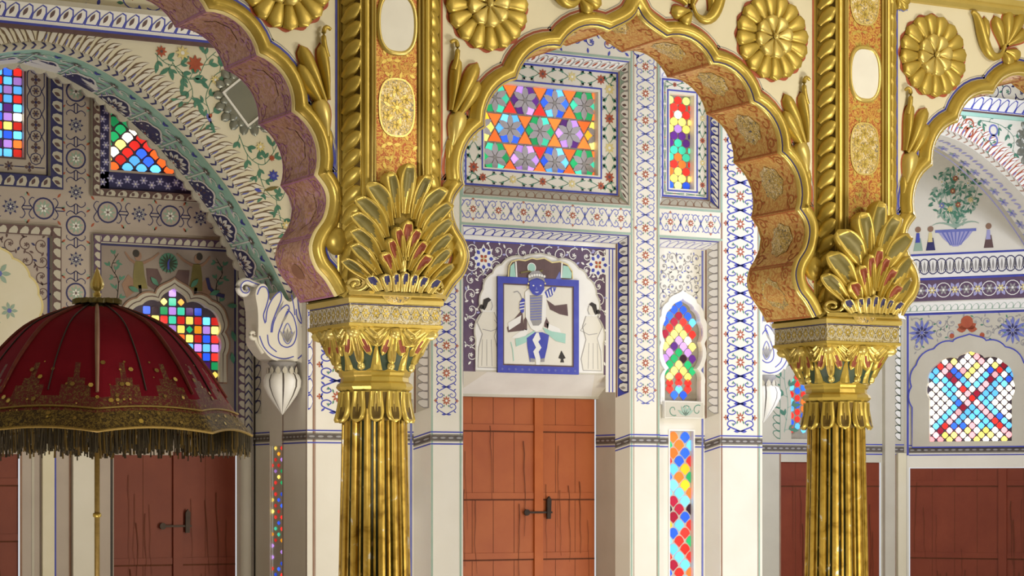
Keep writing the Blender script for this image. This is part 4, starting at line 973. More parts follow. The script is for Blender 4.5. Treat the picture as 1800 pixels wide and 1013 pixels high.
# back: panel with cusped window and door, mostly behind the right column
gc0 = (9.36, 2.02, 9.62, 2.40)
xg0, xg1 = XX(1391, YAR), XX(1391, YAR) + .46
cfr = foil((xg0 + xg1) / 2, ZZ(1400, 772, YAR), .23, 2.26, [(.22, 2.36), (.17, 2.43)], 2.50)
dC = (XX(1372, YAR), 0, XX(1548, YAR), ZZ(1400, 820, YAR)); zd = dC[3] + .03
wr.poly(SB, rectpts(XR, 0, OF[0], 4.5), 'grey_plaster', 0, [cfr[::-1], rectpts(dC[0], .001, dC[2], zd)[::-1]])
band(wr, SB, XR, OF[0], BANDZ - .015)
leafband(wr, lambda u, v, d=0: SB(XX(1372, YAR) - v, 1.95 + u, d), 1.3, .07, .055, None, 'grey_plaster', 'green_paint')
leafband(wr, lambda u, v, d=0: SB(OF[0] - .03 - v, 1.95 + u, d), 1.3, .06, .055, 'grey_plaster', 'white_paint', 'dark_green_paint')
vine(wr, SB, [(xg0 - .06, 2.0), (xg0 - .03, 2.2), (xg0 - .06, 2.4), (xg0 - .02, 2.6)], 'green_line', .008, 8, .07, (), 2)
wr.slab(SB, rectpts(OF[0] - .20, 0, OF[0] - .11, 3.0), 'grey_plaster', 0, .035); wr.slab(SB, rectpts(OF[0] - .075, 0, OF[0] - .0, 1.86), 'cream_plaster', 0, .025)
for x in (dC[0] - .01, OF[0] - .10, OF[0] - .09): wr.rect(SB, x, 0, x + .012, 1.85, 'brown_line', .002)
# splayed panel with vase painting, friezes, cusped window and door
z_ = lambda y: fq(1700, y)[1]
Lf = 1.0
cff = foil(fq(1706, 700)[0], z_(776), .315, z_(690), [(.33, z_(668)), (.265, z_(640))], z_(622))
cff = foil(fq(1706, 700)[0], z_(776), .30, z_(700), [(.31, z_(672)), (.245, z_(640)), (.10, z_(630))], z_(618))
dz = z_(822)
wr.poly(SF, rectpts(0, 0, 1.6, 4.5), 'lime_plaster', 0, [cff[::-1], rectpts(.035, .001, 1.5, dz)[::-1]])
wr.rect(SF, 0, z_(447), Lf, z_(443), 'blue_paint', .003); wr.rect(SF, 0, z_(490), Lf, z_(486), 'blue_paint', .003)
wr.slab(SF, rectpts(0, z_(486), Lf, z_(447)), 'white_paint', 0, .02)
n = 16
for k in range(n):
    u = Lf * (k + .5) / n; zc = (z_(447) + z_(486)) / 2
    wr.ring(lambda a, b, d=0: SF(u + (a - u) * .72, b, d + .021), (u, zc), .055, .008, 'navy_paint', .001, 14)
    for j in (-1, 0, 1): wr.leaf(SF, (u + j * .012, zc - .045), pi / 2 - j * .35, .085, .016, 'grey_paint', .022)
wr.rect(SF, 0, z_(527), Lf, z_(490), 'violet_paint', .004)
for k in range(12):
    u = Lf * (k + .5) / 12; zc = (z_(490) + z_(527)) / 2
    if k % 2: wr.ring(SF, (u, zc), .052, .006, 'white_paint', .006, 14); wr.flower(SF, (u, zc), .036, 6, 'grey_paint', 'white_paint', .006)
    else: wr.flower(SF, (u, zc), .058, 6, 'pale_violet_paint', 'violet_paint', .005); wr.flower(SF, (u, zc), .03, 6, 'yellow_paint', 'white_paint', .007)
wr.slab(SF, rectpts(0, z_(548), Lf, z_(530)), 'white_paint', 0, .03); leafband(wr, lambda u, v, d=0: SF(u, z_(546) + v, d + .03), Lf, .05, .05, None, 'white_paint', 'green_line')
wr.rect(SF, 0, z_(552), Lf, z_(548), 'blue_paint', .004); wr.rect(SF, .0, 0, .02, z_(552), 'grey_plaster', .003); wr.rect(SF, .02, z_(800), .035, z_(552), 'blue_paint', .004)
cu = fq(1700, 600)[0]
wr.poly(SF, rectpts(.04, z_(785), Lf + .1, z_(553)), 'grey_plaster', .001, [cff[::-1]])
filigree(wr, SF, .05, z_(780), Lf, z_(556), .085, 'grey_paint', flw='soft_blue_paint', lf='green_paint', d=.002, w=.008, inside=lambda x, y: not inpoly((x, y), foil(cu + .02, z_(796), .46, z_(715), [(.465, z_(678)), (.43, z_(636)), (.30, z_(606)), (.15, z_(592))], z_(580))))
for k in range(7): wr.leaf(SF, (cu, z_(578)), pi / 2 + (k - 3) * .55, .075, .05, 'red_paint', .004)
wr.disc(SF, (cu, z_(566)), .045, 'red_paint', .005)
for sg in (1, -1):
    c = (cu + sg * .33, z_(583)); wr.flower(SF, c, .10, 12, 'soft_blue_paint', 'white_paint', .004); wr.flower(SF, c, .05, 8, 'navy_paint', 'soft_blue_paint', .006); wr.disc(SF, (cu + sg * .11, z_(590)), .018, 'red_paint', .004)
off = foil(cu + .02, z_(786), .42, z_(715), [(.425, z_(678)), (.39, z_(640)), (.26, z_(612)), (.12, z_(600))], z_(588))
wr.slab(SF, off, 'grey_plaster', 0, .014, [cff[::-1]]); wr.ribbon(SF, off, .010, 'blue_paint', .0148, 0, True)
band(wr, SF, .035, Lf + .3, BANDZ - .02)
# vase of flowers on the tympanum
vx, vz = fq(1680, 410)
vz = z_(440)
wr.poly(SF, [(vx - .13, vz + .14), (vx + .13, vz + .14), (vx + .09, vz + .09), (vx + .02, vz + .03), (vx - .02, vz + .03), (vx - .09, vz + .09)], 'pale_violet_paint', .003)
for k in range(-3, 4): wr.ribbon(SF, [(vx + k * .032, vz + .135), (vx + k * .012, vz + .04)], .012, 'soft_blue_paint', .004, .3)
wr.rect(SF, vx - .15, vz + .135, vx + .15, vz + .155, 'soft_blue_paint', .004)
rnd = random.Random(5)
for k in range(210):
    a = rnd.uniform(0, 2 * pi); r = sqrt(rnd.random()); x, z = vx + .17 * r * cos(a), vz + .40 + .21 * r * sin(a)
    wr.leaf(SF, (x, z), rnd.uniform(0, 6.28), .042, .017, 'green_paint' if rnd.random() < .6 else 'green_line', .003 + .00001 * k)
for k in range(9): wr.ribbon(SF, bez((vx, vz + .15), (vx + (k - 4) * .01, vz + .25), (vx + (k - 4) * .035, vz + .32), (vx + (k - 4) * .04, vz + .45), 6), .005, 'green_line', .0028)
for (x, z, m) in ((-.10, .50, 'white_paint'), (.02, .55, 'white_paint'), (-.02, .43, 'red_paint'), (.09, .48, 'white_paint'), (-.1, .33, 'soft_blue_paint'), (.02, .33, 'red_paint'), (.11, .36, 'yellow_paint'), (-.04, .30, 'yellow_paint'), (0, .52, 'red_paint')): wr.flower(SF, (vx + x, vz + z), .024, 7, m, 'yellow_paint', .007)
for sg in (1, -1): wr.ribbon(SF, bez((vx, vz + .17), (vx + sg * .06, vz + .20), (vx + sg * .12, vz + .22), (vx + sg * .17, vz + .19), 6), .02, 'green_line', .004, .8)
for (px, m, m2) in ((1614, 'green_line', 'blue_paint'), (1636, 'navy_paint', 'yellow_paint'), (1738, 'maroon_paint', 'pale_violet_paint')):
    u = fq(px, 420)[0]
    wr.poly(SF, [(u - .035, vz + .01), (u + .035, vz + .01), (u + .02, vz + .10), (u - .015, vz + .11)], m, .003); wr.poly(SF, [(u - .02, vz + .07), (u + .015, vz + .07), (u + .01, vz + .14), (u - .012, vz + .14)], m2, .004); wr.disc(SF, (u, vz + .165), .022, 'brown_line', .004)
struct(wr.build('wall_right'))
window(SB, cfr, .03, 'tracery', (lambda g, S: [g.poly(S, [(x + .024 * cos(t * pi / 3 + .3), z + .024 * sin(t * pi / 3 + .3)) for t in range(6)], gm(random.choice('RRRORBBLTLO' if z > 2.1 else 'BLLBR')), .003) for x in [xg0 + .02 + .052 * k for k in range(9)] for z in [2.02 + .05 * j + (.025 if int(round((x - xg0 - .02) / .052)) % 2 else 0) for j in range(10)] if inpoly((x, z), cfr)]), 'red and blue stained glass window half hidden behind the shaft of the right column')
def diam(g, S):
    s = .046; c0 = cu + .03; zc = z_(700)
    for i in range(-16, 17):
        for j in range(-16, 17):
            if (i + j) % 2: continue
            x, z = c0 + i * s * .72, zc + j * s * .72
            if not inpoly((x, z), cff): continue
            a, b = abs(i), j
            if abs(a - abs(b)) <= 1: c = random.choice('KRKKM')
            elif abs(a - abs(b + 1)) <= 4 and abs(b) < 7: c = random.choice('LLBLW')
            elif a > abs(b): c = 'W'
            else: c = random.choice('WKWY')
            if b > 8 and a > 4: c = 'R'
            g.poly(S, [(x + s * .52, z), (x + s * .32, z + s * .32), (x, z + s * .54), (x - s * .32, z + s * .32), (x - s * .52, z), (x - s * .32, z - s * .32), (x, z - s * .54), (x + s * .32, z - s * .32)], gm(c), .003)
window(SF, cff, .03, 'tracery_dark', diam, 'bright cusped window of blue, pink and white diamond panes right of the right column')
door(wallp(YAR + .012), dC[0] - .01, dC[2] - .003, dC[3] + .05, 'shaded_orange_wood', 'orange-red door behind the shaft of the right column', [], [1.62, .8], 11)
SF2 = plane((OF[0] + sin(ANG) * .012, OF[1] + cos(ANG) * .012, 0), (UF[0], UF[1], 0), (0, 0, 1), (-sin(ANG), -cos(ANG), 0))
door(SF2, .0405, 1.51, dz - .006, 'shaded_orange_wood', 'red-brown door under the diamond-paned window at the right edge', [.70], [1.62, 1.1], 13, None, 9)
# ================================================================== THE GILDED ARCADE
YF, YFB = 9.02, 9.40
PER = 2.525; CX = 5.530; COLX = (CX - PER / 2, CX + PER / 2); YC = 9.175
NOT = [(.155, 3.708), (.412, 3.608), (.640, 3.445), (.800, 3.217), (.905, 2.952)]
half = bez((0, 3.815), (.022, 3.765), (.085, 3.745), NOT[0], 7)
for a, b in zip(NOT, NOT[1:]): half += arc2(a, b, .19 * sqrt((a[0] - b[0]) ** 2 + (a[1] - b[1]) ** 2), 9)[1:]
half += catmull([NOT[4], (.948, 2.90), (.962, 2.845), (.945, 2.77), (.898, 2.70), (.880, 2.63), (.905, 2.555), (.955, 2.50), (1.0, 2.432)], 4)[1:]
ZT = 5.0
def arch_curve(c): return [(c - x, z) for x, z in half[::-1]] + [(c + x, z) for x, z in half[1:]]
SFW = wallp(YF)
tn = [0]
ARCHES = [(CX - PER, 'soffit_rose', 'blue_paint', 'rose_paint'), (CX, 'soffit_gilt', 'red_paint', 'rust_paint'), (CX + PER, 'soffit_gilt', 'blue_paint', 'rust_paint')]
for ai, (c, sof, edge, ink) in enumerate(ARCHES):
    C = arch_curve(c); wf = MB()
    for Y, f in ((YF, 1), (YFB, -1)):
        wf.poly(wallp(Y), [(c - PER / 2 + .243, ZT), (c - PER / 2 + .243, 2.435)] + C + [(c + PER / 2 - .243, 2.435), (c + PER / 2 - .243, ZT)], 'spandrel_white', 0)
    wf.grid([[(x, YF, z) for x, z in C], [(x, YFB, z) for x, z in C]], sof, False)
    # painted soffit: one inlaid medallion and red scrolls in every lobe
    M = curve_map(C, YF); us = [0]; W = YFB - YF
    lens = [0.0]
    for a, b in zip(C, C[1:]): lens.append(lens[-1] + sqrt((a[0] - b[0]) ** 2 + (a[1] - b[1]) ** 2))
    cus = [NOT[4], NOT[3], NOT[2], NOT[1], NOT[0]]
    idx = []
    for sgn in (-1, 1):
        for q in cus:
            idx.append(min(range(len(C)), key=lambda i: abs(C[i][0] - (c + sgn * q[0])) + abs(C[i][1] - q[1])))
    idx = sorted(idx + [0, len(C) - 1]); rnd = random.Random(ai)
    for i0, i1 in zip(idx, idx[1:]):
        u0, u1 = lens[i0], lens[i1]; um = (u0 + u1) / 2; L = u1 - u0
        segs = [(u0, u1)] if L < .45 else [(u0, u0 + L / 2), (u0 + L / 2, u1)]
        for (p, q) in segs:
            m = (p + q) / 2; l = min((q - p) * .34, .085)
            wf.add([M(m + l * cos(2 * pi * k / 16) * (1 + .08 * (-1) ** k), W * .5 + l * 1.0 * sin(2 * pi * k / 16) * (1 + .08 * (-1) ** k), .002) for k in range(16)], [tuple(range(16))], 'inlay_mirror' if ai else 'soffit_rose')
            if ai == 0: wf.ell(M, (m, W * .5), l * .45, l * .6, 'gilt_rose', .003)
            for vv in (.14, .86):
                for k in range(3):
                    uu = p + (q - p) * (k + .5) / 3
                    wf.ribbon(M, spiral((uu, W * vv), .036, .008, rnd.uniform(0, 6), rnd.uniform(9, 11), 12), .0085, ink, .0015, .2)
                    for j in range(3): wf.leaf(M, (uu + .03 * cos(j * 2.1), W * vv + .03 * sin(j * 2.1)), j * 2.1 + .7, .03, .014, ink, .002)
            for e in (p + .006, q - .006): wf.ribbon(M, [(e, W * .02), (e, W * .98)], .008, ink, .0012)
        for vv in (.015, .985): wf.ribbon(M, [(u0 + (u1 - u0) * k / 10, W * vv) for k in range(11)], .010, ink if ai == 0 else 'gilt_ochre', .001)
    # gilded rim moulding, mitred at the cusps
    def mitre(C, e):
        o = []
        for i in range(len(C)):
            a, b, d_ = C[max(i - 1, 0)], C[i], C[min(i + 1, len(C) - 1)]
            t1 = Vector((b[0] - a[0], b[1] - a[1])); t2 = Vector((d_[0] - b[0], d_[1] - b[1]))
            if t1.length < 1e-9: t1 = t2
            if t2.length < 1e-9: t2 = t1
            t1.normalize(); t2.normalize(); n1_ = Vector((-t1.y, t1.x)); n2_ = Vector((-t2.y, t2.x)); n = (n1_ + n2_)
            n = n.normalized() if n.length > 1e-6 else n1_
            k = min(1.0 / max(n.dot(n1_), .35), 2.2); o.append((b[0] + n.x * e * k, b[1] + n.y * e * k))
        return o
    prof = [(-.002, 0.0), (-.002, .020), (.006, .022)], [(.006, .020), (.010, .024), (.018, .038), (.030, .045), (.044, .043), (.056, .032), (.062, .018), (.070, .014), (.072, 0)]
    tn[0] += 1; tr = MB()
    ring = {}
    def rowp(v, d):
        return [(x, YF - d, z) for x, z in mitre(C, v)]
    tr.grid([rowp(v, d) for v, d in prof[0]], 'yellow_paint' if ai == 0 else 'gold_light', True); tr.grid([rowp(v, d) for v, d in prof[1]], 'gold', True)
    if ai: tr.grid([rowp(.007, .0235), rowp(.0115, .027)], 'navy_paint' if ai == 1 else 'yellow_paint', False)
    for sg in (-1, 1):                                             # small scroll bosses where the rim turns in above the abacus
        rows = []
        for i in range(6):
            a = i / 5 * pi / 2; rows.append([(c + sg * 1.005 + .052 * cos(a) * cos(2 * pi * k / 16), YF - .004 - .04 * sin(a), 2.672 + .062 * cos(a) * sin(2 * pi * k / 16)) for k in range(16)])
        tr.grid(rows, 'gold', True, True)
    struct(tr.build('trim_%d' % tn[0]))
    for v, w, m in ((.080, .010, edge), (.092, .004, 'grey_paint')):
        B = [p for p in mitre(C, v)]
        wf.grid([[(x, YF - .0012, z) for x, z in mitre(C, v - w / 2)], [(x, YF - .0012, z) for x, z in mitre(C, v + w / 2)]], m, False)
    for sg in (-1, 1): wf.rect(SFW, c + sg * (PER / 2 - .254) - .006, 2.6, c + sg * (PER / 2 - .254) + .006, ZT, edge, .0012)
    struct(wf.build('wall_front'))
for xe in (CX - 1.5 * PER, CX + 1.5 * PER):                       # plain end piers of the arcade
    e = MB(); e.box(xe - .243, xe + .243, YF - .06, YFB + .02, 0, ZT, 'spandrel_white'); e.box(xe - .26, xe + .26, YF - .08, YFB + .04, 0, .3, 'cream_plaster'); struct(e.build('wall_front'))
# gilded cornice bar along the top of the spandrels
tn[0] += 1; tr = MB(); rows = []
for d, z in ((0, 4.022), (.018, 4.026), (.028, 4.045), (.022, 4.062), (.030, 4.068), (.030, 4.095), (.010, 4.10), (0, 4.10)): rows.append([(CX - 1.5 * PER, YF - d, z), (CX + 1.5 * PER, YF - d, z)])
tr.grid(rows, 'gold_light', False); struct(tr.build('trim_%d' % tn[0]))

# ------------------------------------------------------------------ a gilded column with its pier
def make_column(X, label, broad=False):
    t = thing('column', (X, YC, 0), label, 'column', 'gilded columns of the arcade'); t['kind'] = 'thing'
    # base and fluted shaft
    b = MB(); b.lathe([(.0, .0), (.27, .0), (.27, .16), (.25, .18), (.24, .24), (.215, .26), (.22, .30), (.20, .33), (.18, .36), (.17, .37)], 24, 'gold_dark'); b.build('base', t)
    nf, q = 14, 16; s = MB(); prof = [(.168, .36), (.164, .7), (.157, 1.05), (.150, 1.4), (.143, 1.7), (.138, 1.98)]; rows = []
    for r, z in prof:
        row = []
        for k in range(nf * q):
            f = (k % q) / q; a = 2 * pi * k / (nf * q) + .13
            if f < .13 or .32 <= f < .44: e = -.015
            elif f < .32: e = -.001
            else: e = .008 * sin(pi * (f - .44) / .56) - .002
            row.append(((r + e) * cos(a), (r + e) * sin(a), z))
        rows.append(row)
    s.grid(rows, 'worn_gilt', False, True, lambda i, j: 'worn_green' if ((j % q) / q < .10 or .31 <= (j % q) / q < .40) else 'worn_gilt'); s.build('fluted_shaft', t)
    # collar of hanging petals
    cb = MB(); cb.lathe([(.138, 1.90), (.146, 1.96), (.150, 2.025)], 32, 'gold_groove')
    cm = lambda u, v, d=0.0: Vector(((.150 + .010 * max(0, (1.99 - v) / .1) + d) * cos(u / .15), (.150 + .010 * max(0, (1.99 - v) / .1) + d) * sin(u / .15), v))
    for k in range(12):
        u = .15 * 2 * pi * (k + .25) / 12
        lobe(cb, cm, (u, 2.028), -pi / 2, .135, .036, .014, 'gold', 'gold_groove', 10, 8, .8, .012)
        lobe(cb, cm, (u, 2.020), -pi / 2, .095, .013, .016, 'gold_dark', None, 6, 4, .6)
    cb.build('petal_collar', t)
    nk = MB(); nk.lathe([(.140, 2.012), (.150, 2.020), (.150, 2.03), (.163, 2.038), (.172, 2.050), (.166, 2.064), (.152, 2.074), (.150, 2.092), (.158, 2.100), (.160, 2.112), (.170, 2.118), (.168, 2.128)], 12, 'gold', (0, 0), False); nk.build('neck_ring', t)
    # bell of the capital
    def bell(u, v, d=0.0):
        a = u / .18; f = min(max((v - 2.118) / .165, 0), 1); p = 2 + 4.5 * f * f; rr = .165 + .038 * f ** 1.6 + d
        k = (abs(cos(a)) ** p + abs(sin(a)) ** p) ** (-1 / p); return Vector((rr * k * cos(a), rr * k * sin(a), v))
    bl = MB(); bl.grid([[bell(.18 * 2 * pi * j / 64, 2.118 + .17 * i / 8) for j in range(64)] for i in range(9)], 'dark_green_paint', True, True)
    blo = bl.build('bell', t); A8 = [-pi / 2 + k * pi / 4 for k in range(8)]
    lf = MB()
    for a in A8:
        u = .18 * a
        lobe(lf, bell, (u, 2.292), -pi / 2, .150, .020, .014, 'gold', 'gold_dark', 10, 6, .7, .012)
        for sg in (1, -1):
            lobe(lf, bell, (u + sg * .012, 2.292), -pi / 2 + sg * .30, .115, .018, .014, 'gold', 'heart_red', 8, 6, .7, .012)
            lobe(lf, bell, (u + sg * .026, 2.292), -pi / 2 + sg * .58, .085, .018, .014, 'gold', 'gold_dark', 8, 6, .8, .014)
            lobe(lf, bell, (u + sg * .040, 2.292), -pi / 2 + sg * .8, .050, .015, .016, 'gold_light', None, 6, 6, .9, .016)
        lobe(lf, bell, (u, 2.150), -pi / 2, .030, .018, .018, 'gold_light', None, 6, 6, .8, 0, 0, .004, .5, None, True)
        lobe(lf, bell, (u, 2.300), -pi / 2, .045, .022, .026, 'gold_light', None, 6, 6, .9, .014, 0, .006, .5, None, True)
    lf.build('capital_leaves', blo)
    for a in A8:
        u = .18 * (a + pi / 8); sp = MB()
        rows = []
        for i in range(7):
            w = .028 * (1 - i / 6) ** 1.15 + .0008; z = 2.120 + .135 * i / 6
            rows.append([bell(u - w, z, .001), bell(u - w * .5, z, .007), bell(u, z, .010), bell(u + w * .5, z, .007), bell(u + w, z, .001)])
        sp.grid(rows, 'gold', False); sp.build('capital_spike', blo)
    ab = MB(); r2 = sqrt(2); sq = lambda h: h * r2
    ab.lathe([(sq(.185), 2.275), (sq(.205), 2.284), (sq(.213), 2.300), (sq(.226), 2.306), (sq(.226), 2.318), (sq(.219), 2.320)], 4, 'gold', (0, 0), False, None, pi / 4)
    ab.lathe([(sq(.219), 2.320), (sq(.219), 2.402)], 4, 'silver_filigree', (0, 0), False, None, pi / 4)
    ab.lathe([(sq(.219), 2.402), (sq(.228), 2.406), (sq(.230), 2.425), (sq(.222), 2.435), (0, 2.435)], 4, 'gold_light', (0, 0), False, None, pi / 4)
    Sf = plane((0, -.2192, 0)); Sl = plane((-.2192, 0, 0), (0, -1, 0), (0, 0, 1), (-1, 0, 0)); Sr = plane((.2192, 0, 0), (0, 1, 0), (0, 0, 1), (1, 0, 0))
    for S in (Sf, Sl, Sr):
        ab.rect(S, -.215, 2.396, .215, 2.401, 'navy_paint', .001)
        for k in range(9):
            u = -.192 + .048 * k; ab.flower(S, (u, 2.362), .020, 6, 'gold_light' if k % 2 else 'gold', 'grey_plaster', .002); ab.ribbon(S, catmull([(u - .024, 2.362), (u - .012, 2.386), (u, 2.39), (u + .012, 2.386), (u + .024, 2.362)], 3), .004, 'grey_plaster', .0016); ab.ribbon(S, catmull([(u - .024, 2.362), (u - .012, 2.338), (u, 2.334), (u + .012, 2.338), (u + .024, 2.362)], 3), .004, 'grey_plaster', .0016)
    ab.build('abacus', t)
    # pier above: flat front, chamfered sides
    FW, yf, k7 = .159, -.225, sqrt(.5)
    def pm(u, v, d=0.0):
        if abs(u) <= FW: return Vector((u, yf - d, v))
        sg = 1 if u > 0 else -1; e = abs(u) - FW; return Vector((sg * (FW + e * k7 + d * k7), yf + e * k7 - d * k7, v))
    p = MB(); us = [-.285, -.272, -.159, -.155, .155, .159, .272, .285]
    body = [(-.245, -.10), (-.245, -.147), (-.159, -.225), (.159, -.225), (.245, -.147), (.245, -.10), (.245, .225), (-.245, .225)]
    p.grid([[(x, y, z) for x, y in body] for z in (2.435, ZT)], 'gold', False, True)
    for sg in (1, -1):
        for (a, b_, d) in ((.100, .112, .012), (.116, .128, .018), (.134, .156, .012), (.262, .280, .014), (.164, .170, .010)):
            lo, hi = sorted((sg * a, sg * b_)); p.grid([[pm(lo, z, 0), pm(lo + .002, z, d), pm((lo + hi) / 2, z, d * 1.15), pm(hi - .002, z, d), pm(hi, z, 0)] for z in (2.44, ZT)], 'gold_light' if a < .12 else 'gold', False)
    pier = p.build('pier', t)
    pn = MB(); pn.rect(pm, -.098, 2.44, .098, ZT, 'gilt_scroll', .003)
    rnd = random.Random(4)
    for z0 in (3.445, 3.08, 3.81, 2.95, 4.17):
        for sg in (1, -1):
            pn.ribbon(pm, spiral((sg * .045, z0), .040, .008, rnd.uniform(0, 6), rnd.uniform(9, 11), 14), .009, 'gilt_ochre', .004, .2)
            for j in range(5): pn.leaf(pm, (sg * (.045 + .03 * cos(j * 1.3)), z0 + .04 * sin(j * 1.3)), j * 1.3 + .6, .034, .016, 'gold', .0045)
    for z0 in (3.26, 3.99, 2.53):
        o = [(.084 * cos(2 * pi * k / 32) * (abs(cos(2 * pi * k / 32)) ** -.25 if abs(cos(2 * pi * k / 32)) > .3 else 1) if False else .084 * (1 if cos(2 * pi * k / 32) > 0 else -1) * abs(cos(2 * pi * k / 32)) ** .7, z0 + .125 * (1 if sin(2 * pi * k / 32) > 0 else -1) * abs(sin(2 * pi * k / 32)) ** .8) for k in range(32)]
        pn.poly(pm, o, 'inlay_mirror', .0055); pn.ribbon(pm, o, .008, 'gold_light', .007, 0, True)
        pn.flower(pm, (0, z0), .034, 8, 'gold', 'gold_light', .008)
        for k in range(6):
            a = k * pi / 3 + pi / 6; pn.flower(pm, (.052 * cos(a), z0 + .075 * sin(a)), .024, 5, 'gold', 'gold_dark', .0075); pn.leaf(pm, (.03 * cos(a + .5), z0 + .045 * sin(a + .5)), a, .04, .014, 'gold_light', .007)
    pn.build('painted_panel', pier)
    for z0 in (3.625, 4.355):
        ov = MB()
        o = lambda w, h: [(w * (1 if cos(2 * pi * k / 36) > 0 else -1) * abs(cos(2 * pi * k / 36)) ** .72, z0 + h * (1 if sin(2 * pi * k / 36) > 0 else -1) * abs(sin(2 * pi * k / 36)) ** .82) for k in range(36)]
        ov.poly(pm, o(.082, .122), 'white_paint', .010)
        oo, im, ii = o(.098, .140), o(.092, .133), o(.080, .120)
        rows = [[pm(a, b_, .004) for a, b_ in oo], [pm(a, b_, .020) for a, b_ in im], [pm(a, b_, .010) for a, b_ in ii]]
        ov.grid(rows, 'gold_light', True, True); ov.build('oval_inlay', pier)['label'] = 'white oval inlay in a gold rim'
    # twisted leaf mouldings on the chamfers
    for sg in (-1, 1):
        rp = MB(); rp.rect(pm, min(sg * .172, sg * .260), 2.44, max(sg * .172, sg * .260), ZT, 'gold_groove', .002)
        z = 2.46
        while z < ZT - .03:
            lobe(rp, pm, (sg * .250, z - .028), pi / 2 + sg * .62, .118, .034, .022, 'gold', None, 8, 6, .55, 0, sg * .35, .003, .5, None, True)
            z += .079
        rp.grid([[pm(sg * a, zz, d) for a, d in ((.252, .002), (.255, .012), (.262, .012))] for zz in (2.44, ZT)], 'gold_dark', False)
        rp.build('twisted_moulding', pier)
    # crown of acanthus leaves standing on the abacus
    def cm2(u, v, d=0.0):
        e = d + .028 + .045 * min(max((v - 2.44) / .5, 0), 1) ** 1.3; au = abs(u); sg = 1 if u > 0 else -1
        if au <= .09: return Vector((u, yf - e, v))
        ph = (au - .09) / .135; return Vector((sg * (.09 + (.135 + e) * sin(ph)), yf + .135 - (.135 + e) * cos(ph), v))
    lv = MB()
    o = [(u, 2.44) for u in (-.215, .215)] + [(.225, 2.60), (.19, 2.76), (.11, 2.90), (.035, 2.985), (-.035, 2.985), (-.11, 2.90), (-.19, 2.76), (-.225, 2.60)]
    rows = []
    for i in range(11):
        z = 2.44 + .50 * i / 10; hw = .212 - .15 * (i / 10) ** 2.2
        rows.append([pm(-hw, z, 0)] + [cm2(hw * (-1 + 2 * j / 12), z, .002) for j in range(13)] + [pm(hw, z, 0)])
    lv.grid(rows, 'gold_dark', True); crown = lv.build('leaf_crown', t)
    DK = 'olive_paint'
    def tips(rows):
        o = []
        for (tu, tz, lean, L, W, bd) in rows:
            for sg in ((1, -1) if tu else (1,)):
                a = pi / 2 - sg * lean; am = a + sg * bd * .5; o.append(((sg * tu - L * cos(am), tz - L * sin(am)), a, L, W, sg * bd))
        return o
    if broad: spec = tips([(0, 2.995, 0, .30, .056, 0), (.098, 2.935, .20, .27, .047, -.22), (.160, 2.850, .34, .25, .045, -.25), (.182, 2.745, .36, .22, .040, -.1), (.200, 2.640, .55, .16, .032, .1)])
    else: spec = tips([(0, 3.005, 0, .215, .043, 0), (.090, 2.962, .16, .200, .032, -.22), (.138, 2.915, .24, .195, .031, -.28), (.166, 2.855, .30, .190, .030, -.30), (.176, 2.788, .34, .180, .029, -.26), (.178, 2.720, .38, .170, .028, -.2), (.178, 2.655, .46, .150, .026, -.1), (.205, 2.590, .75, .130, .024, .1)])
    for bp, a, L, W, bd in spec:
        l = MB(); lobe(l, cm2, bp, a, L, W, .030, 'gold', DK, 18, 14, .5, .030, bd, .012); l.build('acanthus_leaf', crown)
    if broad: spec = tips([(0, 2.775, 0, .20, .034, 0), (.056, 2.735, .16, .18, .030, -.2), (.098, 2.680, .28, .16, .028, -.2), (.122, 2.600, .34, .12, .024, -.1)])
    else: spec = tips([(0, 2.760, 0, .160, .031, 0), (.055, 2.728, .22, .150, .026, -.25), (.088, 2.676, .34, .145, .025, -.25), (.104, 2.618, .44, .130, .023, -.15)])
    for bp, a, L, W, bd in spec:
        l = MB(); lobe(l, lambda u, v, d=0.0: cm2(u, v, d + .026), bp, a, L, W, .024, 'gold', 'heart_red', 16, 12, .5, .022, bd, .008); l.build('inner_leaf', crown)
    l = MB(); lobe(l, lambda u, v, d=0.0: cm2(u, v, d + .03), (0, 2.54), pi / 2, .085, .016, .014, 'gold_light', None, 8, 6, .9, 0, 0, .006, .1, None, True); l.build('centre_bud', crown)
    for sg in (1, -1):
        l = MB(); l.tube([cm2(sg * x, z, .020) for x, z in spiral((.176, 2.485), .036, .006, 3.4, 3.4 + 8.2, 22)], [.011 - .006 * i / 22 for i in range(23)], 'gold_light', 8)
        l.tube([cm2(sg * x, z, .018) for x, z in bez((.145, 2.475), (.12, 2.50), (.115, 2.56), (.10, 2.62), 8)], .008, 'gold', 8)
        l.build('volute', crown)
    for k in range(7):
        u = -.108 + .036 * k; l = MB(); lobe(l, lambda a, b_, d=0.0: cm2(a, b_, d + .034), (u, 2.452), pi / 2 + (3 - k) * .14, .088 - .006 * abs(k - 3), .021, .020, 'gold_light', 'navy_paint', 8, 8, .7, .014, 0, .006); l.build('foot_leaf', crown)
    l = MB(); l.grid([[pm(u, 2.436, d) for u in (-.2, -.159, 0, .159, .2)] for d in (.0, .07)] + [[pm(u, 2.452, .06) for u in (-.2, -.159, 0, .159, .2)]], 'gold_light', False); l.build('crown_sill', crown)
    return t
make_column(COLX[0], 'gilded fluted column left of the orange double door, with acanthus crown and tall pier')
make_column(COLX[1], 'gilded fluted column at the right, standing before the red-brown doors', True)

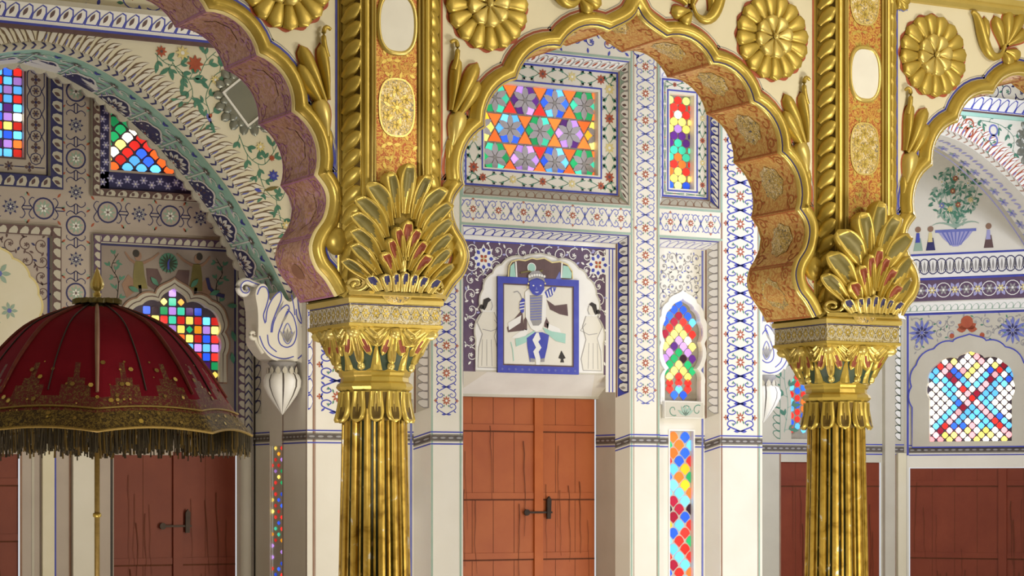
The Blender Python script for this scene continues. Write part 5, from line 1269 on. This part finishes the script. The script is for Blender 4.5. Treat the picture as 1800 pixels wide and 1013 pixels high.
# ------------------------------------------------------------------ carved gilt ornaments on the spandrels
LOC = plane((0, 0, 0))
def make_rosette(loc, label):
    r = thing('rosette', loc, label, 'rosette', 'gilded rosettes on the spandrels')
    b = MB(); R = .205
    b.poly(LOC, [((R + .004) * (1 + .03 * cos(16 * 2 * pi * k / 96)) * cos(2 * pi * k / 96), (R + .004) * (1 + .03 * cos(16 * 2 * pi * k / 96)) * sin(2 * pi * k / 96)) for k in range(96)], 'red_paint', .0016)
    b.slab(LOC, [(R * .96 * cos(2 * pi * k / 48), R * .96 * sin(2 * pi * k / 48)) for k in range(48)], 'gold_groove', 0, .010); b.build('back_plate', r)
    for k in range(16):
        m = MB(); a = 2 * pi * k / 16 + .1
        lobe(m, LOC, (.085 * cos(a), .085 * sin(a)), a, .122, .0415, .015, 'gold', None, 9, 8, .46, .006, 0, .012, .80, None, True); m.build('outer_petal', r)
    m = MB(); m.lathe([], 3, 'gold') if False else None
    m.slab(LOC, [(.098 * cos(2 * pi * k / 32), .098 * sin(2 * pi * k / 32)) for k in range(32)], 'gold_groove', .01, .022); m.build('inner_plate', r)
    for k in range(8):
        m = MB(); a = 2 * pi * k / 8 + .2
        lobe(m, LOC, (.012 * cos(a), .012 * sin(a)), a, .094, .0410, .014, 'gold_light', None, 8, 8, .14, .012, 0, .024, .78, None, True); m.build('inner_petal', r)
    m = MB(); m.grid([[(.017 * cos(i * pi / 8) * cos(2 * pi * k / 12), -.045 - .012 * sin(i * pi / 8), .017 * cos(i * pi / 8) * sin(2 * pi * k / 12)) for k in range(12)] for i in range(5)], 'gold_light', True, True); m.build('button', r)
    return r
RZ = 3.768
ros = make_rosette((COLX[0] - .492, YF, RZ), 'gilded rosette left of the left pier, cut off by the top of the photo')
dup(ros, (COLX[0] + .478, YF, RZ), 'gilded rosette right of the left pier, between the white oval and the middle arch')
dup(ros, (COLX[1] - .500, YF, RZ), 'gilded rosette just left of the right pier, above the leaf spray')
dup(ros, (COLX[1] + .474, YF, RZ), 'gilded rosette right of the right pier, whole and lowest of the four')
def make_spray(loc, label):
    """leaf spray growing from the pier: drawn for the right side of a pier"""
    r = thing('leaf_spray', loc, label, 'leaf spray', 'gilded leaf sprays beside the piers')
    for bp, a, L, W, bd in (((.034, .02), pi / 2 - .66, .215, .034, .16), ((.026, .05), pi / 2 - .46, .260, .034, -.02), ((.012, .06), pi / 2 - .10, .24, .026, -.10)):
        m = MB(); lobe(m, LOC, bp, a, L, W, .034, 'gold', None, 12, 8, .35, .006, bd, .006, .74, 'red_paint', True); m.build('leaf', r)
    m = MB(); m.tube([(x, -.022, z) for x, z in bez((.022, .24), (.05, .32), (.045, .40), (.006, .36), 10)], [.014 - .0006 * i for i in range(11)], 'gold', 8); m.build('curl', r)
    m = MB(); lobe(m, LOC, (.018, -.10), pi / 2 - .16, .17, .044, .034, 'gold_light', None, 8, 8, .35, .01, -.2, .006, .7, 'red_paint', True); lobe(m, LOC, (.006, -.16), pi / 2 - .05, .10, .020, .022, 'gold', None, 6, 6, .8, 0, 0, .004, .6, None, True); m.build('sheath', r)
    return r
SZ = 3.22
spr = make_spray((COLX[0] + .284, YF, SZ), 'gilded leaf spray on the right of the left pier, beside the star window')
dup(spr, (COLX[0] - .284, YF, SZ), 'gilded leaf spray on the left of the left pier, below the cut-off rosette', True)
dup(spr, (COLX[1] - .284, YF, SZ), 'gilded leaf spray on the left of the right pier', True)
dup(spr, (COLX[1] + .284, YF, SZ), 'gilded leaf spray on the right of the right pier')
def make_scroll(loc, label):
    """S scroll with a palmette, drawn for the left of an arch tip"""
    r = thing('scroll_ornament', loc, label, 'scroll ornament', 'gilded scrolls beside the arch tips')
    m = MB(); P = bez((-.115, .235), (-.05, .23), (-.06, .03), (.03, .02), 12) + bez((.03, .02), (.08, .02), (.09, .06), (.10, .09), 6)[1:]
    for i, (x, z) in enumerate(P): pass
    m.tube([(x, -.022, z) for x, z in P], [.010 + .020 * sin(pi * min(1, i / 15)) for i in range(len(P))], 'gold', 10); m.build('stem', r)
    m = MB(); lobe(m, LOC, (-.012, .07), pi / 2 + .05, .15, .026, .026, 'gold', None, 8, 8, .5, 0, 0, .006, .7, 'red_paint', True); m.build('bud', r)
    for k, (bp, a, L) in enumerate((((.10, .07), 1.9, .17), ((.115, .09), 1.45, .18), ((.125, .10), 1.0, .19), ((.125, .09), .55, .16), ((.11, .06), -.2, .10), ((.10, .05), -.9, .08))):
        m = MB(); lobe(m, LOC, bp, a, L, .034, .026, 'gold', None, 9, 8, .3, .006, 0, .006, .72, 'red_paint', True); m.build('leaf', r)
    return r
scr = make_scroll((CX + PER - .435, YF, 3.775), 'gilded scroll with palmette in the top right corner of the photo')
dup(scr, (CX + .40, YF, 3.79), 'gilded scroll right of the tip of the middle arch, mostly above the frame', True)
dup(scr, (CX - .40, YF, 3.79), 'gilded scroll left of the tip of the middle arch, barely in view')

def make_corner(loc, label):
    r = thing('corner_leaf', loc, label, 'corner ornament', 'gilded corner leaves under the cornice')
    for k, a in enumerate((-.15, -.62, -1.15)):
        m = MB(); lobe(m, LOC, (.0, 0), a, .085 if k < 2 else .06, .022, .018, 'gold', None, 9, 8, .35, .004, 0, .006, .74, 'soft_blue_paint', True); m.build('leaf', r)
    return r
co = make_corner((COLX[1] + .246, YF, 4.035), 'small gilded fan of leaves high on the right of the right pier, under the cornice')
dup(co, (COLX[1] - .246, YF, 4.035), 'small gilded fan of leaves high on the left of the right pier', True)
# ================================================================== LOOSE AND APPLIED THINGS
# ------------------------------------------------------------------ framed painting in the door niche
YP = Y3 - .008
def c8(x, y): return UV(780 + x / 2.98, 380 + y / 2.98, Y3)
SPT = plane((0, 0, 0)); pr = thing('painting', (6.722, YP, 2.59), 'painted panel of a blue-faced standing figure in a blue frame, above the orange door', 'painting')
def lp(x, y): X, Z = c8(x, y); return (X - 6.722, Z - 2.59)
m = MB(); a0, a1, b0, b1 = -.282, .282, -.288, .292
m.slab(SPT, rectpts(a0, b0, a1, b1), 'lime_plaster', -.004, .006)
P_ = lambda pts, mm, d: m.poly(SPT, [lp(*p) for p in pts], mm, d)
d = .0075
P_([(325, 585), (405, 490), (415, 600), (330, 610)], 'maroon_paint', d); P_([(330, 560), (400, 520), (395, 560), (335, 600)], 'white_paint', d + .0006)
P_([(533, 440), (575, 470), (640, 462), (645, 525), (600, 515), (550, 490)], 'maroon_paint', d); P_([(413, 545), (430, 520), (430, 600), (413, 595)], 'maroon_paint', d); P_([(525, 520), (545, 560), (540, 590), (520, 580)], 'maroon_paint', d)
P_([(345, 640), (400, 600), (440, 590), (420, 640)], 'white_paint', d); P_([(530, 560), (600, 590), (620, 640), (540, 600)], 'white_paint', d)
P_([(368, 645), (420, 630), (470, 600), (470, 625), (420, 665), (372, 685)], 'teal_paint', d + .0008); P_([(512, 585), (560, 605), (632, 618), (630, 668), (580, 655), (525, 610)], 'teal_paint', d + .0008)
P_([(428, 640), (470, 610), (510, 610), (545, 625), (535, 690), (518, 762), (498, 750), (485, 700), (470, 755), (445, 765), (432, 690)], 'blue_paint', d + .001)
P_([(478, 612), (490, 612), (500, 645), (488, 660), (505, 690), (490, 712), (500, 750), (492, 800), (478, 800), (474, 750), (462, 710), (476, 690), (458, 650)], 'white_paint', d + .0016)
P_([(430, 800), (545, 800), (540, 788), (500, 790), (480, 780), (460, 790), (432, 788)], 'grey_paint', d + .0012); P_([(446, 765), (446, 745), (470, 748), (470, 765)], 'grey_paint', d + .002); P_([(500, 765), (502, 748), (522, 745), (520, 765)], 'grey_paint', d + .002)
P_([(418, 400), (440, 380), (520, 380), (530, 410), (528, 540), (505, 595), (478, 606), (450, 590), (422, 530)], 'white_paint', d + .002)
P_([(443, 415), (510, 415), (505, 560), (490, 575), (460, 575), (445, 540)], 'grey_paint', d + .0026)
for k in range(9): P_([(446, 430 + 14 * k), (506, 426 + 14 * k), (506, 431 + 14 * k), (446, 435 + 14 * k)], 'soft_blue_paint', d + .003)
P_([(520, 400), (560, 370), (580, 385), (560, 420), (535, 430)], 'blue_paint', d + .0022); P_([(556, 375), (600, 290), (608, 330), (578, 385)], 'soft_blue_paint', d + .0024)
for k in range(3): P_([(530 + 14 * k, 396 - 8 * k), (536 + 14 * k, 393 - 8 * k), (546 + 12 * k, 424 - 8 * k), (540 + 12 * k, 427 - 8 * k)], 'white_paint', d + .003)
P_([(392, 450), (408, 430), (418, 440), (412, 505), (400, 510), (390, 485)], 'blue_paint', d + .0022)
for k in range(3): P_([(390, 455 + 16 * k), (416, 450 + 16 * k), (416, 455 + 16 * k), (390, 461 + 16 * k)], 'white_paint', d + .003)
m.ribbon(SPT, [lp(*p) for p in ((360, 400), (380, 395), (395, 410), (405, 440))], .006, 'grey_paint', d)
m.ribbon(SPT, [lp(*p) for p in ((360, 760), (355, 700), (345, 660))], .006, 'teal_paint', d)
P_([(610, 705), (632, 745), (620, 750), (624, 768), (604, 768), (608, 750), (594, 745)], 'black_paint', d)
m.build('painted_board', pr)
fm = MB()
for (u0, v0, u1, v1) in ((a0, b0, a1, b0 + .045), (a0, b1 - .040, a1, b1), (a0, b0 + .045, a0 + .036, b1 - .04), (a1 - .036, b0 + .045, a1, b1 - .04)): fm.slab(SPT, rectpts(u0, v0, u1, v1), 'blue_paint', -.002, .012)
fm.frame(SPT, a0 + .036, b0 + .045, a1 - .036, b1 - .04, .008, 'maroon_paint', .010)
for k in range(12): fm.flower(SPT, (a0 + .03 + .046 * k, b0 + .022), .010, 5, 'soft_blue_paint', None, .0135)
fm.build('frame', pr)
m = MB()
crest = [lp(*p) for p in ((330, 330), (335, 265), (350, 240), (385, 230), (420, 235), (455, 222), (480, 228), (520, 222), (560, 245), (600, 240), (640, 255), (665, 290), (668, 330))]
m.slab(SPT, crest, 'maroon_paint', -.004, .009)
P_([(338, 325), (342, 265), (362, 245), (370, 320)], 'teal_paint', .0105); P_([(612, 325), (618, 260), (645, 265), (662, 300), (660, 328)], 'teal_paint', .0105)
m.ribbon(SPT, crest, .008, 'yellow_paint', .0105); m.ribbon(SPT, [lp(*p) for p in ((375, 325), (370, 240))], .010, 'white_paint', .011); m.ribbon(SPT, [lp(*p) for p in ((608, 325), (612, 245))], .010, 'white_paint', .011)
m.disc(SPT, lp(452, 272), .030, 'teal_paint', .012, 16); m.ring(SPT, lp(452, 272), .028, .005, 'white_paint', .0125)
m.ribbon(SPT, [lp(*p) for p in ((395, 298), (440, 290), (470, 305), (510, 285))], .010, 'olive_paint', .013)
P_([(435, 345), (432, 310), (455, 290), (490, 288), (512, 310), (522, 350), (505, 335), (478, 325), (450, 335)], 'grey_paint', .0150)
for k in range(7): m.disc(SPT, lp(440 + 13 * k, 318 - 8 * sin(pi * k / 6)), .008, 'white_paint', .0158, 8)
P_([(440, 345), (455, 335), (500, 335), (515, 345), (517, 385), (500, 412), (478, 420), (456, 410), (440, 385)], 'blue_paint', .0155)
for sx in (460, 498): m.ell(SPT, lp(sx, 366), .0062, .0045, 'white_paint', .0162, 8)
P_([(476, 370), (482, 388), (470, 388)], 'soft_blue_paint', .0162); P_([(466, 398), (490, 398), (478, 404)], 'white_paint', .0162)
for (x, y) in ((434, 355), (522, 355), (430, 375), (524, 378)): m.disc(SPT, lp(x, y), .006, 'yellow_paint', .0158, 8)
m.build('crest_and_head', pr)

# ------------------------------------------------------------------ mirror medallions on the spandrels of the recesses
def make_mirror(loc, label):
    r = thing('mirror', loc, label, 'mirror', 'petalled mirror medallions')
    for ring_, (R, n, L) in enumerate(((.150, 18, .080), (.135, 18, .055))):
        m = MB()
        for k in range(n):
            a = 2 * pi * (k + .5 * ring_) / n; lobe(m, LOC, ((R - .01) * cos(a), (R - .01) * sin(a)), a, L, .028, .010, 'mirror_petal', None, 6, 6, .8, .006, 0, .002 + .006 * ring_, .5, None, True)
        m.build('petal_ring', r)
    m = MB(); m.slab(LOC, [(.158 * cos(2 * pi * k / 40), .158 * sin(2 * pi * k / 40)) for k in range(40)], 'mirror_glass', 0, .016); m.build('glass', r)
    m = MB(); h = .122; T = sub(LOC, (0, 0), radians(40))
    for (u0, v0, u1, v1) in ((-h, -h, h, -h + .012), (-h, h - .012, h, h), (-h, -h, -h + .012, h), (h - .012, -h, h, h)): m.slab(T, rectpts(u0, v0, u1, v1), 'white_paint', .012, .024)
    m.build('square_frame', r); return r
mr = make_mirror((4.862, YS, 3.835), 'grey petalled mirror with a tilted white square frame, left of the left pier')
dup(mr, (10.735, YS, 3.99), 'grey petalled mirror cut off by the right edge of the photo')

# ------------------------------------------------------------------ corbels with pendants at the recess corners
def make_corbel(loc, label, mirror=False):
    r = thing('corbel', loc, label, 'corbel', 'scrolled corbels with white pendants')
    S0 = LOC; px = lambda x, y: ((XX(x, YS) - 5.157), ZZ(x, y, YS) - 2.5)
    out = [px(*p) for p in ((541, 480), (541, 632), (515, 636), (490, 638), (468, 631), (453, 614), (446, 600), (446, 575), (445, 545), (441, 518), (447, 504), (456, 501), (463, 510), (466, 530), (475, 522), (485, 514), (493, 527), (503, 532), (515, 520), (528, 500))]
    b = MB(); C = catmull(out + [out[0]], 3)[:-1]; b.slab(S0, C, 'lime_plaster', -.14, .05)
    def outline(pts, w, mm, d, fill=None):
        P = catmull([px(*p) for p in pts], 5)
        if fill: b.poly(S0, P, fill, d - .0006)
        b.ribbon(S0, P, w, mm, d)
    outline(((444, 520), (450, 507), (460, 508), (464, 522), (460, 540), (455, 556), (458, 570)), .007, 'blue_paint', .0512)
    for pts in (((459, 568), (462, 545), (472, 525), (484, 515), (486, 528), (478, 548), (470, 570), (468, 586)), ((470, 586), (473, 568), (482, 550), (495, 538), (500, 545), (492, 562)), ((497, 545), (508, 560), (513, 585), (508, 605), (496, 612), (484, 606), (481, 590), (488, 570), (497, 548)), ((504, 520), (508, 540), (510, 556)), ((514, 520), (517, 545), (522, 570), (514, 560), (512, 545)), ((522, 575), (528, 600), (524, 622), (515, 632)), ((448, 592), (456, 612), (470, 626), (490, 632), (508, 628)), ((462, 590), (465, 608), (478, 620))): outline(pts, .0065, 'blue_paint', .0516)
    outline(((491, 600), (489, 588), (497, 570), (505, 588), (503, 600), (497, 606), (491, 600)), .006, 'soft_blue_paint', .052)
    for k in range(5): b.leaf(S0, px(497, 604), pi / 2 + (k - 2) * .3, .085, .016, 'grey_paint', .0525)
    b.leaf(S0, px(476, 560), 1.1, .11, .014, 'grey_paint', .0525); b.leaf(S0, px(486, 572), 1.0, .08, .012, 'grey_paint', .0525)
    b.build('bracket', r)
    v = MB(); q = px(428, 509); P = [px(462, 522), px(458, 505)] + spiral(q, .050, .008, .9, 7.2, 24)
    v.tube([(x, -.0, z) for x, z in P], [.018 + .008 * sin(pi * i / 26) - .008 * i / 26 for i in range(27)], 'white_paint', 8); v.tube([(x, -.10, z) for x, z in P], [.012] * 27, 'white_paint', 6) if False else None
    v.ribbon(S0, P, .006, 'blue_paint', .030); v.build('volute', r)
    v = MB(); q = px(439, 589); P = [px(456, 622), px(447, 606)] + spiral(q, .026, .006, -.9, -6.6, 18)
    v.tube([(x, -.03, z) for x, z in P], [.014 - .006 * i / 20 for i in range(len(P))], 'lime_plaster', 8); v.build('lower_curl', r)
    p = MB(); ax = px(494, 700); c = (ax[0], .0); z0 = px(494, 730)[1]; h = px(494, 636)[1] - z0
    p.lathe([(.0, z0 + h), (.075, z0 + h), (.085, z0 + h * .96), (.070, z0 + h * .90), (.078, z0 + h * .86), (.070, z0 + h * .82)], 20, 'grey_paint', c)
    for k in range(14):
        a = 2 * pi * k / 14; p.leaf(lambda u, v, d=0.0, a=a: Vector((c[0] + (.088 + d) * cos(a + u / .088), c[1] + (.088 + d) * sin(a + u / .088), v)), (0, z0 + h * .90), -pi / 2, .050, .030, 'grey_plaster', .004)
    p.build('pendant_collar', r)
    p = MB(); rows = []
    for f, rr in ((.82, .066), (.74, .094), (.64, .107), (.52, .104), (.36, .080), (.20, .046), (.08, .019), (0, .001)):
        rows.append([(c[0] + rr * (1 + .07 * abs(cos(4 * 2 * pi * k / 64))) * cos(2 * pi * k / 64), c[1] + rr * (1 + .07 * abs(cos(4 * 2 * pi * k / 64))) * sin(2 * pi * k / 64), z0 + h * f) for k in range(64)])
    p.grid(rows, 'white_paint', True, True, lambda i, j: 'dark_band' if j % 8 == 4 else 'white_paint'); p.build('pendant_bulb', r)
    return r
cb_ = make_corbel((5.157, YS - .02, 2.5), 'white scrolled corbel with ribbed bulb pendant, between the parasol and the left column')
dup(cb_, (XR, YS - .02, 2.5), 'white scrolled corbel with bulb pendant, half hidden behind the right column', True)

# ------------------------------------------------------------------ red ceremonial parasol
PX, PY = 3.36, 10.30
pa = thing('parasol', (PX, PY, 0), 'red velvet ceremonial parasol with gold brocade border and fringe, at the lower left', 'parasol', None, radians(-18))
prof = catmull([(.028, 2.478), (.07, 2.458), (.16, 2.432), (.33, 2.352), (.485, 2.195), (.60, 2.028), (.665, 1.935), (.72, 1.855)], 5)
NS = 128
def rim(r, z, k, f):
    a = 2 * pi * k / NS; ph = (a % (pi / 4)) - pi / 8; oc = cos(pi / 8) / cos(ph); w = min(1, f * 1.2); rr = r * (1 - w + w * oc)
    sag = .022 * f * f * (1 - (abs(ph) / (pi / 8)) ** 2); return Vector((rr * cos(a), rr * sin(a), z + sag))
npf = len(prof); cn = MB()
def cmat(i, j):
    f = i / (npf - 1); a = (j % 8) / 8.0; tri = 1 - abs(2 * a - 1)
    if f < .20 + .03 * tri: return 'brocade'
    if f > .83: return 'brocade'
    if f > .74 - .16 * tri ** 1.4: return 'velvet_spangle'
    return 'red_velvet'
cn.grid([[rim(r, z, k, i / (npf - 1)) for k in range(NS)] for i, (r, z) in enumerate(prof)], 'red_velvet', True, True, cmat)
o = cn.build('canopy', pa)
sm_ = MB()
for k in range(16):
    kk = k * NS // 16; pts = [rim(r, z, kk, i / (npf - 1)) for i, (r, z) in enumerate(prof)]
    pts = [p + Vector((p.x, p.y, .5)).normalized() * .004 for p in pts[6:26]]
    if k % 2 == 0: sm_.tube(pts, [.006 + .005 * sin(pi * i / len(pts)) for i in range(len(pts))], 'brown_line' if k == 12 else 'seam_cloth', 6)
    else: sm_.tube(pts, .0035, 'black_paint', 5)
sm_.build('seams', o)
cp = MB()
for k in range(14):
    a = 2 * pi * k / 14
    S = lambda u, v, d=0.0, a=a: Vector(((.03 + u) * cos(a) - v * sin(a), (.03 + u) * sin(a) + v * cos(a), 2.480 - .10 * u - u * u * 1.2 + d))
    lobe(cp, S, (0, 0), 0, .085, .022, .010, 'olive_paint', None, 6, 6, .6, .016, 0, .004)
cp.build('leaf_cap', pa)
bd = MB(); f1 = [rim(.722, 1.853, k, 1) for k in range(NS)]
bd.tube([f1[k % NS] for k in range(NS + 1)], .007, 'braid_gold', 6); r83 = prof[int((npf - 1) * .83)]
bd.tube([rim(r83[0] + .004, r83[1] + .003, k % NS, .83) for k in range(NS + 1)], .005, 'braid_gold', 5)
bd.build('braid', o)
sq_ = MB(); rnd = random.Random(12)
for k in range(210):
    a = rnd.random() * NS; f = rnd.uniform(.60, .99); i = int(f * (npf - 1)); k0 = int(a)
    p = rim(prof[i][0], prof[i][1], k0, f); n = Vector((p.x, p.y, .35)).normalized(); t = Vector((-p.y, p.x, 0)).normalized(); b = n.cross(t); s = rnd.choice((.004, .006, .009, .012)); c = p + n * .006
    sq_.add([c + t * s * cos(q * pi / 3) + b * s * sin(q * pi / 3) for q in range(6)], [tuple(range(6))], rnd.choice(('gold_light', 'gold', 'braid_gold', 'braid_gold')))
sq_.build('sequins', o)['kind'] = 'stuff'
fr = MB()
for lay in range(3):
    for k in range(NS * 3):
        kk = (k + rnd.random()) / 3; k0 = int(kk) % NS; k1 = (k0 + 1) % NS; p = rim(.716 - .006 * lay, 1.852, k0, 1).lerp(rim(.716 - .006 * lay, 1.852, k1, 1), kk % 1)
        ln = rnd.uniform(.065, .105) + (.02 if rnd.random() < .2 else 0); t = Vector((-p.y, p.x, 0)).normalized(); n = Vector((p.x, p.y, 0)).normalized(); w = rnd.uniform(.003, .0065); sw = rnd.uniform(-.008, .008)
        q = p + t * sw + Vector((0, 0, -ln))
        fr.add([p - t * w * .6, p + t * w * .6, p + n * w, q - t * w, q + t * w, q + n * w], [(0, 1, 4, 3), (1, 2, 5, 4), (2, 0, 3, 5), (3, 4, 5)], rnd.choice(('fringe_thread', 'fringe_thread', 'fringe_thread', 'gold_groove')))
fr.build('fringe', o)['kind'] = 'stuff'
po = MB(); po.lathe([(.0, .05), (.0125, .05), (.0125, 2.46), (0, 2.47)], 12, 'braid_gold'); 
for z in (1.478, 1.0): po.lathe([(.012, z - .012), (.020, z - .006), (.020, z + .006), (.012, z + .012)], 12, 'gold')
po.build('pole', pa)
st = MB(); st.lathe([(0, 0), (.22, 0), (.22, .03), (.06, .06), (.03, .16), (.013, .18)], 24, 'iron'); st.build('foot', pa)
rb = MB()
for k in range(8): rb.tube([Vector((.014 * cos(k * pi / 4), .014 * sin(k * pi / 4), 2.02))] + [rim(.40, 2.262, k * NS // 8, .5) * .985], .004, 'iron', 5)
rb.build('stretchers', pa)
fi = MB(); fi.lathe([(.012, 2.46), (.020, 2.475), (.013, 2.49), (.019, 2.505), (.020, 2.515), (.012, 2.522), (.016, 2.53)], 16, 'gold_light')
rows = []
for f, rr in ((0, .016), (.12, .027), (.25, .030), (.45, .024), (.65, .015), (.82, .008), (1, .001)): rows.append([(rr * (1 + .10 * cos(8 * 2 * pi * k / 48)) * cos(2 * pi * k / 48), rr * (1 + .10 * cos(8 * 2 * pi * k / 48)) * sin(2 * pi * k / 48), 2.53 + .11 * f) for k in range(48)])
fi.grid(rows, 'gold_light', True, True); fi.build('finial', pa)
